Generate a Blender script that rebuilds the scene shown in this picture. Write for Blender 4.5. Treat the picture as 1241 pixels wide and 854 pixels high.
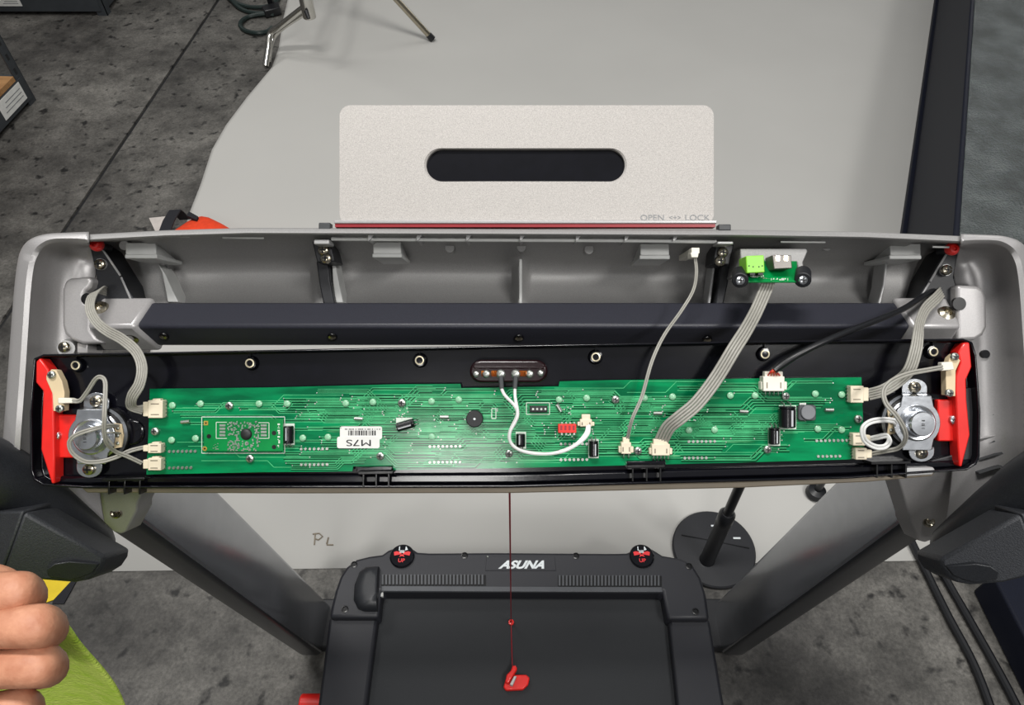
import bpy, bmesh, math, random
from mathutils import Vector, Matrix
random.seed(7)
for o in list(bpy.data.objects): bpy.data.objects.remove(o)
SC = bpy.context.scene
COL = SC.collection
V = Vector
# ------------------------------------------------------------------ camera
PITCH = math.radians(49.5); FPX = 886.0; CX = 632.5; CY = 427.0
CAM = V((0, 0, 1.52))
FW = V((0, math.cos(PITCH), -math.sin(PITCH)))
UP = V((0, math.sin(PITCH), math.cos(PITCH)))
RT = V((1, 0, 0)); NN = -FW
cd = bpy.data.cameras.new('camera'); cam = bpy.data.objects.new('camera', cd); COL.objects.link(cam)
cam.location = CAM; cam.rotation_euler = (math.pi/2 - PITCH, 0, 0)
cd.sensor_fit = 'HORIZONTAL'; cd.sensor_width = 36; cd.lens = FPX/1241*36
cd.shift_x = -(CX-620.5)/1241; cd.clip_start = 0.02
SC.camera = cam
# ------------------------------------------------------------------ light
vs = SC.view_settings
vs.view_transform = 'Standard'; vs.look = 'None'; vs.gamma = 1; vs.use_curve_mapping = False
vs.exposure = 0.0
wd = bpy.data.worlds.new('warehouse_air'); SC.world = wd; wd.use_nodes = True
wd.node_tree.nodes['Background'].inputs[0].default_value = (0.80, 0.82, 0.84, 1)
wd.node_tree.nodes['Background'].inputs[1].default_value = 0.34
def area(name, loc, target, sx, sy, power, col=(1, 0.98, 0.95)):
    l = bpy.data.lights.new(name, 'AREA'); l.shape = 'RECTANGLE'; l.size = sx; l.size_y = sy
    l.energy = power; l.color = col
    o = bpy.data.objects.new(name, l); COL.objects.link(o); o.location = loc
    o.rotation_euler = (V(target)-V(loc)).to_track_quat('-Z', 'Y').to_euler()
    return o
area('ceiling_lamp_behind', (-0.55, -3.6, 4.28), (0, 0.3, 1), 0.85, 0.6, 36)
area('ceiling_lamp_over', (-0.5, 0.6, 5.0), (-0.5, 0.6, 0), 1.6, 0.5, 125)
area('added_light_ahead', (5.4, 8.3, 2.9), (2.0, 3.0, 0.4), 2.2, 1.2, 40)  # added light, no known source there; makes the case lid glint
area('ceiling_lamp_side', (1.9, -1.5, 4.6), (0.2, 0.5, 1.0), 1.4, 0.6, 95)
area('ceiling_lamp_left', (-2.8, 3.4, 4.8), (-2.4, 3.0, 0), 1.6, 0.5, 60)
# ------------------------------------------------------------------ helpers
def lin(c):
    return tuple(((v/255)/12.92 if v/255 <= .04045 else ((v/255+.055)/1.055)**2.4) for v in c)
def K(px, py, d):            # pixel + depth along the view axis -> world
    return CAM + d*FW + (px-CX)/FPX*d*RT - (py-CY)/FPX*d*UP
def ray(px, py): return FW + (px-CX)/FPX*RT - (py-CY)/FPX*UP
def G(px, py, z=0.0):        # pixel -> point on the horizontal plane at height z
    r = ray(px, py); return CAM + r*((z-CAM.z)/r.z)
MATS = {}
def M(name, col, rough=.5, metal=0., var=.06, scale=40, bump=0., bscale=300, coat=0., alpha=1., trans=0., spec=.5, stretch=None, col2=None, lo=.35, hi=.65):
    m = bpy.data.materials.new(name); m.use_nodes = True; nt = m.node_tree; N = nt.nodes; L = nt.links
    b = N['Principled BSDF']; b.inputs['Roughness'].default_value = rough; b.inputs['Metallic'].default_value = metal
    b.inputs['Specular IOR Level'].default_value = spec
    b.inputs['Coat Weight'].default_value = coat; b.inputs['Coat Roughness'].default_value = .08
    b.inputs['Alpha'].default_value = alpha; b.inputs['Transmission Weight'].default_value = trans
    tc = N.new('ShaderNodeTexCoord'); src = tc.outputs['Object']
    if stretch:
        mp = N.new('ShaderNodeMapping'); mp.inputs['Scale'].default_value = stretch; L.new(src, mp.inputs['Vector']); src = mp.outputs['Vector']
    nz = N.new('ShaderNodeTexNoise'); nz.inputs['Scale'].default_value = scale; nz.inputs['Detail'].default_value = 5; L.new(src, nz.inputs['Vector'])
    rp = N.new('ShaderNodeValToRGB'); L.new(nz.outputs['Fac'], rp.inputs['Fac'])
    c = lin(col); rp.color_ramp.elements[0].position = lo; rp.color_ramp.elements[1].position = hi
    if col2: c0, c1 = c, lin(col2)
    else: c0 = tuple(v*(1-var) for v in c); c1 = tuple(min(1, v*(1+var)) for v in c)
    rp.color_ramp.elements[0].color = (*c0, 1); rp.color_ramp.elements[1].color = (*c1, 1)
    L.new(rp.outputs['Color'], b.inputs['Base Color'])
    if bump:
        n2 = N.new('ShaderNodeTexNoise'); n2.inputs['Scale'].default_value = bscale; n2.inputs['Detail'].default_value = 3; L.new(src, n2.inputs['Vector'])
        bp = N.new('ShaderNodeBump'); bp.inputs['Strength'].default_value = bump; bp.inputs['Distance'].default_value = .002
        L.new(n2.outputs['Fac'], bp.inputs['Height']); L.new(bp.outputs['Normal'], b.inputs['Normal'])
    MATS[name] = m; return m
M('silver', (176, 174, 174), .36, .3, .05, 900, .02, 1500)
M('silver_light', (176, 176, 176), .40, .3, .05, 900)
M('silver_in', (152, 151, 150), .5, .2, .10, 1200, .05, 1500)
M('clip_grey', (185, 186, 184), .5, 0)
M('plate', (172, 168, 164), .55, .15, .2, 1500, .05, 1400)
M('upright', (168, 170, 174), .22, .85, .04, 60, .01, 900)
M('upright_shade', (60, 61, 64), .3, .5, .04, 60)
M('black_steel', (42, 43, 52), .42, .0, .25, 1500, .08, 1200, spec=.5)
M('black_gloss', (11, 11, 17), .15, .0, .15, 90, .015, 120, spec=.4)
M('black_plastic', (30, 31, 35), .5, .0, .15, 500, .05, 900)
M('black_rib', (10, 10, 12), .3)
M('handle', (34, 36, 40), .42, .0, .2, 900, .1, 1200)
M('block', (46, 48, 52), .5, .0, .2, 900, .25, 900)
M('deck', (33, 34, 40), .48, .0, .15, 700, .08, 1100)
M('rail', (32, 33, 39), .5, .0, .15, 700, .08, 1100)
M('belt', (40, 42, 45), .75, .0, .12, 900, .3, 1600)
M('lip', (76, 78, 82), .4, .0)
M('white_print', (214, 220, 222), .5)
M('red_print', (226, 48, 52), .5)
M('red', (224, 34, 28), .35, 0, .05, 80, coat=.3)
M('red_dark', (150, 30, 40), .4)
M('red_plug', (226, 44, 34), .45)
M('chrome', (200, 198, 192), .22, 1., .05, 50)
M('zinc', (190, 193, 198), .27, .95, .1, 140, .03, 300)
M('nickel', (176, 168, 150), .25, 1., .08, 90)
M('brass', (214, 204, 176), .35, .5)
M('usb_metal', (120, 116, 112), .45, .7)
M('ferrite_light', (118, 120, 124), .5)
M('gold', (206, 176, 84), .35, .7)
M('solder', (178, 182, 176), .32, .8, .1, 400)
M('pcb', (0, 92, 56), .13, 0., spec=.3, scale=3.0, stretch=(6, 30, 30), col2=(2, 140, 84), lo=.38, hi=.66, bump=.01, bscale=60)
M('pcb2', (0, 112, 54), .25, 0., spec=.3, scale=30, col2=(4, 142, 70))
M('trace', (74, 178, 120), .15, 0., .25, 60, spec=.3)
M('pour', (92, 176, 122), .15, 0., scale=2.2, stretch=(10, 60, 60), col2=(0, 96, 54), lo=.4, hi=.6, spec=.3)
M('trace_dark', (0, 70, 40), .15, 0., .2, 60, spec=.3)
M('silk', (212, 224, 212), .6)
M('cream', (226, 214, 190), .5)
M('cream_white', (232, 228, 214), .45)
M('beige', (214, 194, 158), .5)
M('led', (140, 196, 158), .3, 0, .2, 700, spec=.6)
M('cap_black', (14, 14, 18), .22, 0, .1, 50)
M('cap_print', (190, 192, 196), .4)
M('chip', (30, 31, 33), .5)
M('ferrite', (66, 68, 72), .5, .1)
M('sticker', (226, 226, 222), .6)
M('ink', (22, 22, 24), .6)
M('ink_faint', (132, 134, 136), .6)
M('wire_grey', (158, 156, 148), .5, 0, .06, 300)
M('wire_dark', (92, 92, 92), .45)
M('wire_white', (224, 224, 222), .45)
M('heat_shrink', (60, 62, 64), .5)
M('wire_red', (196, 40, 30), .4)
M('wire_orange', (206, 92, 40), .4)
M('cable_black', (22, 23, 26), .35)
M('cable_green', (24, 38, 36), .5)
M('strip_red', (26, 5, 9), .2, 0, .1, 60)
M('copper', (184, 104, 40), .3, .9)
M('green_term', (140, 214, 66), .4)
M('tan', (128, 118, 102), .5, .1)
M('speaker_cone', (18, 18, 20), .35)
M('paper', (184, 183, 179), .62, 0, .02, 2, .02, 6)
M('wood', (150, 108, 66), .6, 0, scale=6, stretch=(1, 8, 8), col2=(184, 140, 92), lo=.3, hi=.7)
M('rack', (62, 66, 70), .5, .2)
M('orange', (226, 64, 22), .75, 0, .08, 60, .2, 500)
M('webbing', (22, 23, 30), .8, 0, .1, 300, .3, 1500)
M('tag', (214, 206, 200), .7)
M('case_side', (15, 19, 33), .6, 0, .3, 900, .15, 700, spec=.25)
M('yellow', (226, 196, 16), .5)
M('skin', (182, 122, 94), .5, 0, scale=120, col2=(206, 148, 118), lo=.3, hi=.7, bump=.15, bscale=420, spec=.4)
M('skin_red', (212, 148, 120), .5, 0, .05, 200, .1, 500)
M('lime', (204, 242, 78), .95, 0, scale=90, col2=(234, 255, 122), lo=.3, hi=.7, bump=1., bscale=420)
# concrete: dark, blotched, pitted
def concrete():
    m = M('concrete', (70, 68, 66), .62); nt = m.node_tree; N = nt.nodes; L = nt.links; b = N['Principled BSDF']
    tc = N.new('ShaderNodeTexCoord')
    def noise(s, det, rough=.6):
        n = N.new('ShaderNodeTexNoise'); n.inputs['Scale'].default_value = s; n.inputs['Detail'].default_value = det; n.inputs['Roughness'].default_value = rough
        L.new(tc.outputs['Object'], n.inputs['Vector']); return n.outputs['Fac']
    def ramp(f, a, ca, z, cz):
        r = N.new('ShaderNodeValToRGB'); r.color_ramp.elements[0].position = a; r.color_ramp.elements[1].position = z
        r.color_ramp.elements[0].color = (*lin(ca), 1); r.color_ramp.elements[1].color = (*lin(cz), 1); L.new(f, r.inputs['Fac']); return r.outputs['Color']
    def mul(a, c2, fac=1.):
        x = N.new('ShaderNodeMix'); x.data_type = 'RGBA'; x.blend_type = 'MULTIPLY'; x.inputs['Factor'].default_value = fac
        L.new(a, x.inputs['A']); L.new(c2, x.inputs['B']); return x.outputs['Result']
    big = ramp(noise(1.5, 9, .68), .34, (60, 58, 56), .68, (140, 137, 131))
    mid = ramp(noise(9, 8, .7), .30, (150, 150, 150), .62, (255, 255, 255))
    pit = ramp(noise(26, 3, .5), .30, (80, 80, 82), .41, (255, 255, 255))
    fine = ramp(noise(160, 4, .6), .3, (185, 185, 185), .7, (255, 255, 255))
    c = mul(mul(mul(big, mid), pit), fine)
    L.new(c, b.inputs['Base Color'])
    bp = N.new('ShaderNodeBump'); bp.inputs['Strength'].default_value = .25; bp.inputs['Distance'].default_value = .004
    L.new(noise(60, 6), bp.inputs['Height']); L.new(bp.outputs['Normal'], b.inputs['Normal'])
concrete()
def pebbled():
    m = M('pebbled', (92, 98, 98), .2, 0, .35, 9, 1., 190, spec=.7)
    for n in m.node_tree.nodes:
        if n.type == 'BUMP': n.inputs['Distance'].default_value = .012
    return m
pebbled()

WL = {}                                     # world location of every object
class MB:
    def __init__(s): s.v = []; s.f = []; s.m = []; s.cur = 0
    def add(s, vs_, fs):
        n = len(s.v); s.v += [V(p) for p in vs_]; s.f += [tuple(i+n for i in f) for f in fs]; s.m += [s.cur]*len(fs); return s
    def loft(s, rings, cap0=True, cap1=True, closed=True):
        n = len(rings[0]); vs_ = [p for r in rings for p in r]; fs = []
        for i in range(len(rings)-1):
            for j in range(n if closed else n-1):
                k = (j+1) % n; fs.append((i*n+j, i*n+k, (i+1)*n+k, (i+1)*n+j))
        if cap0: fs.append(tuple(range(n))[::-1])
        if cap1: fs.append(tuple((len(rings)-1)*n+j for j in range(n)))
        return s.add(vs_, fs)
    def prism(s, poly, d0, d1, tilt=None):     # pixel polygon at depth d0 (top), straight walls down to depth d1
        top = [K(x, y, d0) for x, y in poly]; bot = [p + FW*(d1-d0) for p in top]
        return s.loft([bot, top])
    def rect(s, x0, y0, x1, y1, d0, d1): return s.prism([(x0, y0), (x1, y0), (x1, y1), (x0, y1)], d0, d1)
    def disc(s, x, y, r, d0, d1, n=20, r1=None):      # round stud on the console plane, r in pixels
        c0 = K(x, y, d0); R0 = r/FPX*d0; R1 = R0 if r1 is None else r1/FPX*d0
        return s.cyl(c0+FW*(d1-d0), c0, R1, R0, n)
    def box(s, a, b):
        x0, y0, z0 = a; x1, y1, z1 = b
        return s.add([(x0,y0,z0),(x1,y0,z0),(x1,y1,z0),(x0,y1,z0),(x0,y0,z1),(x1,y0,z1),(x1,y1,z1),(x0,y1,z1)],
                     [(0,3,2,1),(4,5,6,7),(0,1,5,4),(1,2,6,5),(2,3,7,6),(3,0,4,7)])
    def cyl(s, a, b, r0, r1=None, n=16):
        a = V(a); b = V(b); r1 = r0 if r1 is None else r1
        z = (b-a).normalized(); x = z.orthogonal().normalized(); y = z.cross(x)
        ring = lambda c, r: [c + r*(math.cos(t)*x + math.sin(t)*y) for t in [2*math.pi*i/n for i in range(n)]]
        return s.loft([ring(a, r0), ring(b, r1)])
    def lathe(s, c, ax, prof, n=24):            # prof: (radius, height along ax)
        z = V(ax).normalized(); x = z.orthogonal().normalized(); y = z.cross(x); c = V(c)
        return s.loft([[c + z*h + r*(math.cos(2*math.pi*i/n)*x + math.sin(2*math.pi*i/n)*y) for i in range(n)] for r, h in prof])
    def ball(s, c, r, n=14, sc=(1, 1, 1)):
        c = V(c); rings = []
        for i in range(1, 8):
            t = math.pi*i/8
            rings.append([c + V((sc[0]*r*math.sin(t)*math.cos(2*math.pi*j/n), sc[1]*r*math.sin(t)*math.sin(2*math.pi*j/n), -sc[2]*r*math.cos(t))) for j in range(n)])
        return s.loft(rings)
    def tube(s, pts, r, n=8, rs=None, smooth=6):
        P = [V(p) for p in pts]
        R = rs or [r]*len(P)
        if smooth > 1 and len(P) > 2:
            Q = []; RR = []
            for i in range(len(P)-1):
                p0 = P[max(i-1, 0)]; p1 = P[i]; p2 = P[i+1]; p3 = P[min(i+2, len(P)-1)]
                for k in range(smooth):
                    t = k/smooth
                    Q.append(.5*((2*p1)+(p2-p0)*t+(2*p0-5*p1+4*p2-p3)*t*t+(3*p1-p0-3*p2+p3)*t**3)); RR.append(R[i]*(1-t)+R[i+1]*t)
            Q.append(P[-1]); RR.append(R[-1]); P = Q; R = RR
        rings = []; x = None
        for i, p in enumerate(P):
            t = (P[min(i+1, len(P)-1)]-P[max(i-1, 0)]).normalized()
            x = t.orthogonal().normalized() if x is None else (x - t*x.dot(t)).normalized()
            y = t.cross(x)
            rings.append([p + R[i]*(math.cos(2*math.pi*j/n)*x+math.sin(2*math.pi*j/n)*y) for j in range(n)])
        return s.loft(rings)
    def build(s, name, mat, parent=None, bevel=0, seg=2, smooth=35, solid=0, subsurf=0):
        lo = V((min(p.x for p in s.v), min(p.y for p in s.v), min(p.z for p in s.v))); hi = V((max(p.x for p in s.v), max(p.y for p in s.v), max(p.z for p in s.v)))
        c = (lo+hi)/2
        me = bpy.data.meshes.new(name); me.from_pydata([p-c for p in s.v], [], s.f)
        for mm in (mat if isinstance(mat, (list, tuple)) else [mat]): me.materials.append(MATS[mm])
        for i, p in enumerate(me.polygons): p.material_index = s.m[i]
        bm = bmesh.new(); bm.from_mesh(me)
        if not solid: bmesh.ops.recalc_face_normals(bm, faces=bm.faces)
        bm.to_mesh(me); bm.free()
        if smooth: me.shade_smooth(); me.set_sharp_from_angle(angle=math.radians(smooth))
        o = bpy.data.objects.new(name, me); COL.objects.link(o); WL[o.name] = c
        if parent: o.parent = parent; o.location = c - WL[parent.name]
        else: o.location = c
        if solid:
            md = o.modifiers.new('thickness', 'SOLIDIFY'); md.thickness = solid; md.offset = -1
        if bevel:
            md = o.modifiers.new('bevel', 'BEVEL'); md.width = bevel; md.segments = seg; md.limit_method = 'ANGLE'; md.angle_limit = math.radians(40); md.harden_normals = False
        if subsurf:
            md = o.modifiers.new('sub', 'SUBSURF'); md.levels = subsurf; md.render_levels = subsurf
        return o
def stamp(src, pos, parent):                 # a copy sharing mesh data, centre at pos
    o = src.copy(); COL.objects.link(o); o.parent = parent; WL[o.name] = V(pos)
    o.location = V(pos) - (WL[parent.name] if parent else V()); return o
def thing(name, loc, label, cat, group=None):
    o = bpy.data.objects.new(name, None); COL.objects.link(o); o.location = loc; WL[o.name] = V(loc); o.empty_display_size = .05
    return tag(o, label, cat, group)
def tag(o, label, cat, group=None):
    o['label'] = label; o['category'] = cat
    if group: o['group'] = group
    return o
def struct(o): o['kind'] = 'structure'; return o
def stuff(o): o['kind'] = 'stuff'; return o
def lab(o, l): o['label'] = l; return o
def text(name, s, origin, ex, ey, size, mat, parent, shear=0, bold=0, lift=.0003, align='CENTER', sx=1., depth=.0002):
    cu = bpy.data.curves.new('t', 'FONT'); cu.body = s; cu.size = 1; cu.shear = shear; cu.offset = bold; cu.align_x = align; cu.align_y = 'CENTER'; cu.extrude = 0.0
    t = bpy.data.objects.new('t', cu); COL.objects.link(t)
    dg = bpy.context.evaluated_depsgraph_get(); me = bpy.data.meshes.new_from_object(t.evaluated_get(dg)); bpy.data.objects.remove(t)
    ex = V(ex).normalized(); ey = V(ey).normalized(); nz = ex.cross(ey)
    mb = MB(); mb.add([V(origin) + ex*v.co.x*size*sx + ey*v.co.y*size + nz*lift for v in me.vertices], [tuple(p.vertices) for p in me.polygons])
    return mb.build(name, mat, parent, smooth=0)
def marks(name, origin, ex, ey, length, h, mat, parent, lift, seed=1):     # print too small to read: tiny blocks and strokes
    g = random.Random(seed); mb = MB(); ex = V(ex).normalized(); ey = V(ey).normalized(); nz = ex.cross(ey); x = -length/2
    while x < length/2:
        w = h*g.choice((.25, .45, .6)); y0 = -h/2*g.choice((1, 1, .2)); y1 = h/2*g.choice((1, 1, .3))
        mb.add([V(origin)+ex*a+ey*b+nz*lift for a, b in ((x, y0), (x+w, y0), (x+w, y1), (x, y1))], [(0, 1, 2, 3)]); x += w+h*g.choice((.2, .3, .7))
    return mb.build(name, mat, parent, smooth=0)
def stadium(x0, y0, x1, y1, n=8):
    r = (y1-y0)/2; cy = (y0+y1)/2; pts = []
    for i in range(n+1): a = math.pi/2 - math.pi*i/n; pts.append((x1-r+r*math.cos(a), cy-r*math.sin(a)))
    for i in range(n+1): a = -math.pi/2 - math.pi*i/n; pts.append((x0+r+r*math.cos(a), cy-r*math.sin(a)))
    return pts
def rrect(x0, y0, x1, y1, r, n=4):
    pts = []
    for cx, cy, a0 in ((x1-r, y0+r, -90), (x1-r, y1-r, 0), (x0+r, y1-r, 90), (x0+r, y0+r, 180)):
        for i in range(n+1): a = math.radians(a0+90*i/n); pts.append((cx+r*math.cos(a), cy+r*math.sin(a)))
    return pts
def interp(tab, x):
    if x <= tab[0][0]: return tab[0][1]
    for (a, b), (c, d) in zip(tab, tab[1:]):
        if x <= c: return b+(d-b)*(x-a)/(c-a)
    return tab[-1][1]
def sstep(a, b, x):
    t = max(0, min(1, (x-a)/(b-a))); return t*t*(3-2*t)
# shared screw heads facing the console plane (normal NN): dome with a cross recess
def screw_mesh(name, r, h, mat):
    mb = MB(); c = V((0, 0, 0)); n = 16
    mb.lathe(c, NN, [(r, -h*.8), (r, 0), (r*.92, h*.5), (r*.6, h*.85), (r*.15, h)], n)
    o = mb.build(name, [mat, 'ink'], None)
    mb2 = MB(); mb2.v = []
    w = r*.16; l = r*.62
    for a, b in ((RT, UP), (UP, RT)):
        top = [c + NN*(h*1.06) + a*i*l + b*j*w for i, j in ((-1, -1), (1, -1), (1, 1), (-1, 1))]
        mb2.loft([[p - NN*h*.5 for p in top], top])
    me = o.data; off = WL[o.name]; n0 = len(me.vertices)
    bm = bmesh.new(); bm.from_mesh(me)
    vv = [bm.verts.new(p-off) for p in mb2.v]
    for f in mb2.f:
        ff = bm.faces.new([vv[i] for i in f]); ff.material_index = 1
    bm.to_mesh(me); bm.free(); me.name = name
    COL.objects.unlink(o); return o
SCREW_S = screw_mesh('screw', .0031, .0016, 'solder')      # board screws
SCREW_M = screw_mesh('screw', .0046, .0024, 'nickel')
SCREW_L = screw_mesh('bolt', .0074, .0048, 'nickel')
SCREW_Z = screw_mesh('screw', .0037, .0018, 'zinc')
def screw(kind, px, py, d, parent): return stamp(kind, K(px, py, d), parent)

# ================================================================== SETTING
FL = MB(); FL.box((-9, -6, -.06), (9, 9, -.007)); floor = struct(FL.build('floor', 'chip'))
A = G(251, 20); B = G(85, 268); dv = (B-A).normalized(); A2 = A - dv*7; B2 = B + dv*4.5; nv = V((dv.y, -dv.x, 0)); gap = .007
def slab(poly):
    top = [V((p[0], p[1], 0)) for p in poly]; bot = [p - V((0, 0, .007)) for p in top]
    return MB().loft([bot, top]).build('floor_slab', 'concrete', floor, smooth=0)
slab([A2 + nv*gap, V((-9, 9, 0)), V((-9, -6, 0)), B2 + nv*gap] if nv.x < 0 else [A2 - nv*gap, V((-9, 9, 0)), V((-9, -6, 0)), B2 - nv*gap])
slab([A2 - nv*gap, B2 - nv*gap, V((9, -6, 0)), V((9, 9, 0))] if nv.x < 0 else [A2 + nv*gap, B2 + nv*gap, V((9, -6, 0)), V((9, 9, 0))])

M('wall_paint', (170, 170, 168), .8, 0, .05, 1.5)
for nm, a, b in (('wall_left', (-9.1, -6, -.06), (-9, 9, 5.2)), ('wall_right', (9, -6, -.06), (9.1, 9, 5.2)), ('wall_back', (-9, 9, -.06), (9, 9.1, 5.2)), ('wall_front', (-9, -6.1, -.06), (9, -6, 5.2))):
    struct(MB().box(a, b).build(nm, 'wall_paint', smooth=0))

# white paper sweep on the floor, curling up at its far end
def sheet():
    left = [(95, 693), (150, 540), (190, 400), (230, 258), (243, 225), (257, 182), (275, 155), (300, 122), (330, 82), (338, 58), (343, 25), (349, 0)]
    rows = []
    lpts = [G(x, y) for x, y in left]
    d = (lpts[-1]-lpts[-2]).normalized()
    lpts += [lpts[-1] + d*.5, lpts[-1] + d*1.6]
    n = 30
    for i, p in enumerate(lpts):
        t = i/(len(lpts)-1)
        right = V((2.6 + .4*t, p.y - .02*(1-t), 0)) if i else G(1400, 676)
        row = []
        for j in range(n+1):
            s = (j/n)**1.7; q = p.lerp(right, s)
            lift = .012*math.exp(-s*30)*max(0, math.sin(i*1.1+.6)) if i > 3 else 0
            row.append(V((q.x, q.y, .0025 + lift)))
        rows.append(row)
    mb = MB(); m = n+1
    mb.add([p for r in rows for p in r], [(i*m+j, i*m+j+1, (i+1)*m+j+1, (i+1)*m+j) for i in range(len(rows)-1) for j in range(n)])
    o = mb.build('paper_backdrop', 'paper', None, smooth=60, solid=.0015)
    return tag(o, 'large white paper backdrop sheet spread over the concrete floor', 'backdrop')
bd = sheet()
mb = MB()
for pl in ([(381, 660), (382, 646)], [(379, 647), (387, 646), (391, 650), (386, 654), (382, 653)], [(398, 651), (396, 659)], [(396, 660), (404, 660)]):
    mb.tube([G(x, y, .0042) for x, y in pl], .0016, 5, smooth=1)
lab(mb.build('pencil_marks', 'tan', bd), 'faint handwritten letters P L')

# ================================================================== TREADMILL
TM = thing('treadmill', (0, .3, 0), 'black and silver treadmill with opened console and bare electronics', 'treadmill')
# ---- deck
def deckpoly(poly, z0, z1, name, mat, bevel=.004, parent=TM, pts=None):
    top = [G(x, y, z1) for x, y in poly] if pts is None else pts
    bot = [V((p.x, p.y, z0)) for p in top]
    return MB().loft([bot, top]).build(name, mat, parent, bevel=bevel)
ZH = .20
hood_poly = [(399, 748), (401, 735), (406, 715), (412, 698), (420, 686), (432, 677), (448, 673), (463, 671), (470, 666), (475, 664), (500, 664), (506, 668), (520, 669), (600, 668.5), (745, 669.5), (760, 669), (766, 666), (772, 664), (790, 664), (795, 667), (803, 672), (826, 676), (840, 684), (850, 700), (856, 720), (860, 750), (809, 750), (803, 717), (462, 716), (459, 748)]
hood = deckpoly(hood_poly, .02, ZH, 'motor_hood', 'deck', .006)
# belt and its deck underneath, rails running back under the camera
yb = -.85
def strip(a, b, xa, xb, z0, z1, name, mat, bevel=.004, parent=TM):
    return MB().loft([[V((a[0], a[1], z)), V((b[0], b[1], z)), V((xb, yb, z)), V((xa, yb, z))] if False else [V((a[0], a[1], z)), V((b[0], b[1], z)), V((xb, yb, z)), V((xa, yb, z))] for z in (z0, z1)]).build(name, mat, parent, bevel=bevel)
b0 = G(462, 716, .165); b1 = G(803, 717, .165)
strip((b0.x-.012, b0.y), (b1.x+.012, b1.y), b0.x-.012, b1.x+.012, .10, .165, 'running_belt', 'belt', .002)
strip((b0.x+.02, b0.y-.03), (b1.x-.02, b1.y-.03), b0.x+.02, b1.x-.02, .05, .098, 'running_deck', 'black_plastic', .002)
l0 = G(399, 747, .185); l1 = G(458, 747, .185); r0 = G(810, 749, .185); r1 = G(860, 749, .185)
l2 = G(385, 854, .185); r2 = G(878, 854, .185)
def rail(a, b, ea, eb, name='side_rail'):
    k = (yb - a.y)/(ea.y-a.y)
    pa = V((a.x+(ea.x-a.x)*k, yb, 0)); k2 = (yb-b.y)/(eb.y-b.y); pb = V((b.x+(eb.x-b.x)*k2, yb, 0))
    return MB().loft([[V((p.x, p.y, z)) for p in (a, b, pb, pa)] for z in (.03, .185)]).build(name, 'rail', TM, bevel=.006)
rail(l0, l1, l2, G(444, 854, .185)); rail(r0, r1, G(821, 854, .185), r2)
# hood details
deckpoly([(462, 709.5), (802, 711), (803, 717), (462, 716)], ZH-.004, ZH+.0025, 'hood_lip', 'lip', .001, hood)
mb = MB()
for x0, x1, y0, y1 in ((463, 588, 697, 709), (677, 801, 698, 710.5)):
    n = 29
    for i in range(n):
        x = x0+(x1-x0)*i/n; dx = (x1-x0)/n
        mb.loft([[G(px, py, ZH-.002)+V((0, 0, dz)) for px, py in ((x, y0), (x+dx*.5, y0), (x+dx*.5, y1), (x, y1))] for dz in (0, .0045)])
stuff(mb.build('vent_slats', 'lip', hood, smooth=0))
for x0, x1, y0, y1 in ((462, 589, 696.5, 709.5), (676, 802, 697.5, 711)):
    deckpoly([(x0, y0), (x1, y0), (x1, y1), (x0, y1)], ZH-.002, ZH+.0004, 'vent_recess', 'black_rib', 0, hood)
badge = deckpoly([(590, 674), (672, 674), (674, 691), (588, 691)], ZH-.002, ZH+.0015, 'badge_plate', 'deck', .0006, hood)
ex = V((1, 0, 0)); ey = V((0, 1, 0))
lab(text('badge_lettering', 'ASUNA', G(632, 684.5, ZH+.002), ex, ey, .0215, 'white_print', badge, shear=.45, bold=.045, sx=1.18), 'white ASUNA lettering')
mb = MB().ball(G(591, 674.5, ZH+.002), .0022, 10); mb.build('rivet', 'solder', hood)
for x, y in ((563, 673), (698, 673.5), (835, 686), (843, 741), (418, 738), (429, 684)):
    mb = MB(); mb.lathe(G(x, y, ZH), (0, 0, 1), [(.0065, -.002), (.0065, .0012), (.0045, .0016), (.004, .0004), (.0008, .0004)], 14); mb.build('hood_screw', 'black_rib', hood)
for cx in (487.5, 777.5):
    c = G(cx, 674.5, ZH); R = .0235
    mb = MB(); mb.lathe(c, (0, 0, 1), [(R, -.01), (R, .004), (R*.93, .006), (R*.9, .0045), (.001, .0045)], 32); dsc = mb.build('foot_disc', 'black_gloss', hood)
    mb = MB(); z = ZH+.0055
    P = lambda u, w: V((c.x+u*R, c.y+w*R, z))
    for side in (-1, 1):
        mb.add([P(side*.06, .12), P(side*.62, .0), P(side*.68, .3), P(side*.5, .38), P(side*.06, .3)], [(0, 1, 2, 3, 4)])
    mb.add([P(-.1, .1), P(.1, .1), P(.22, -.12), P(.05, -.04), P(-.05, -.04), P(-.22, -.12)], [(0, 1, 2, 3, 4, 5)])
    mb.build('red_symbol', 'red_print', dsc, smooth=0)
    mb = MB(); z = ZH+.006
    for k in range(5): mb.add([P(-.2+.08*k, .22), P(-.15+.08*k, .22), P(-.15+.08*k, .46), P(-.2+.08*k, .46)], [(0, 1, 2, 3)])
    mb.add([P(-.3, .42), P(-.22, .42), P(-.22, .78), P(-.3, .78)], [(0, 1, 2, 3)])
    mb.add([P(.22, .42), P(.44, .5), P(.3, .78), P(.24, .78)], [(0, 1, 2, 3)])
    mb.build('hand_symbol', 'white_print', dsc, smooth=0)
    lab(text('disc_lettering', 'UP', V((c.x, c.y-.42*R, ZH+.005)), ex, ey, .0105, 'red_print', dsc, bold=.02), 'red UP lettering')
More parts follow.
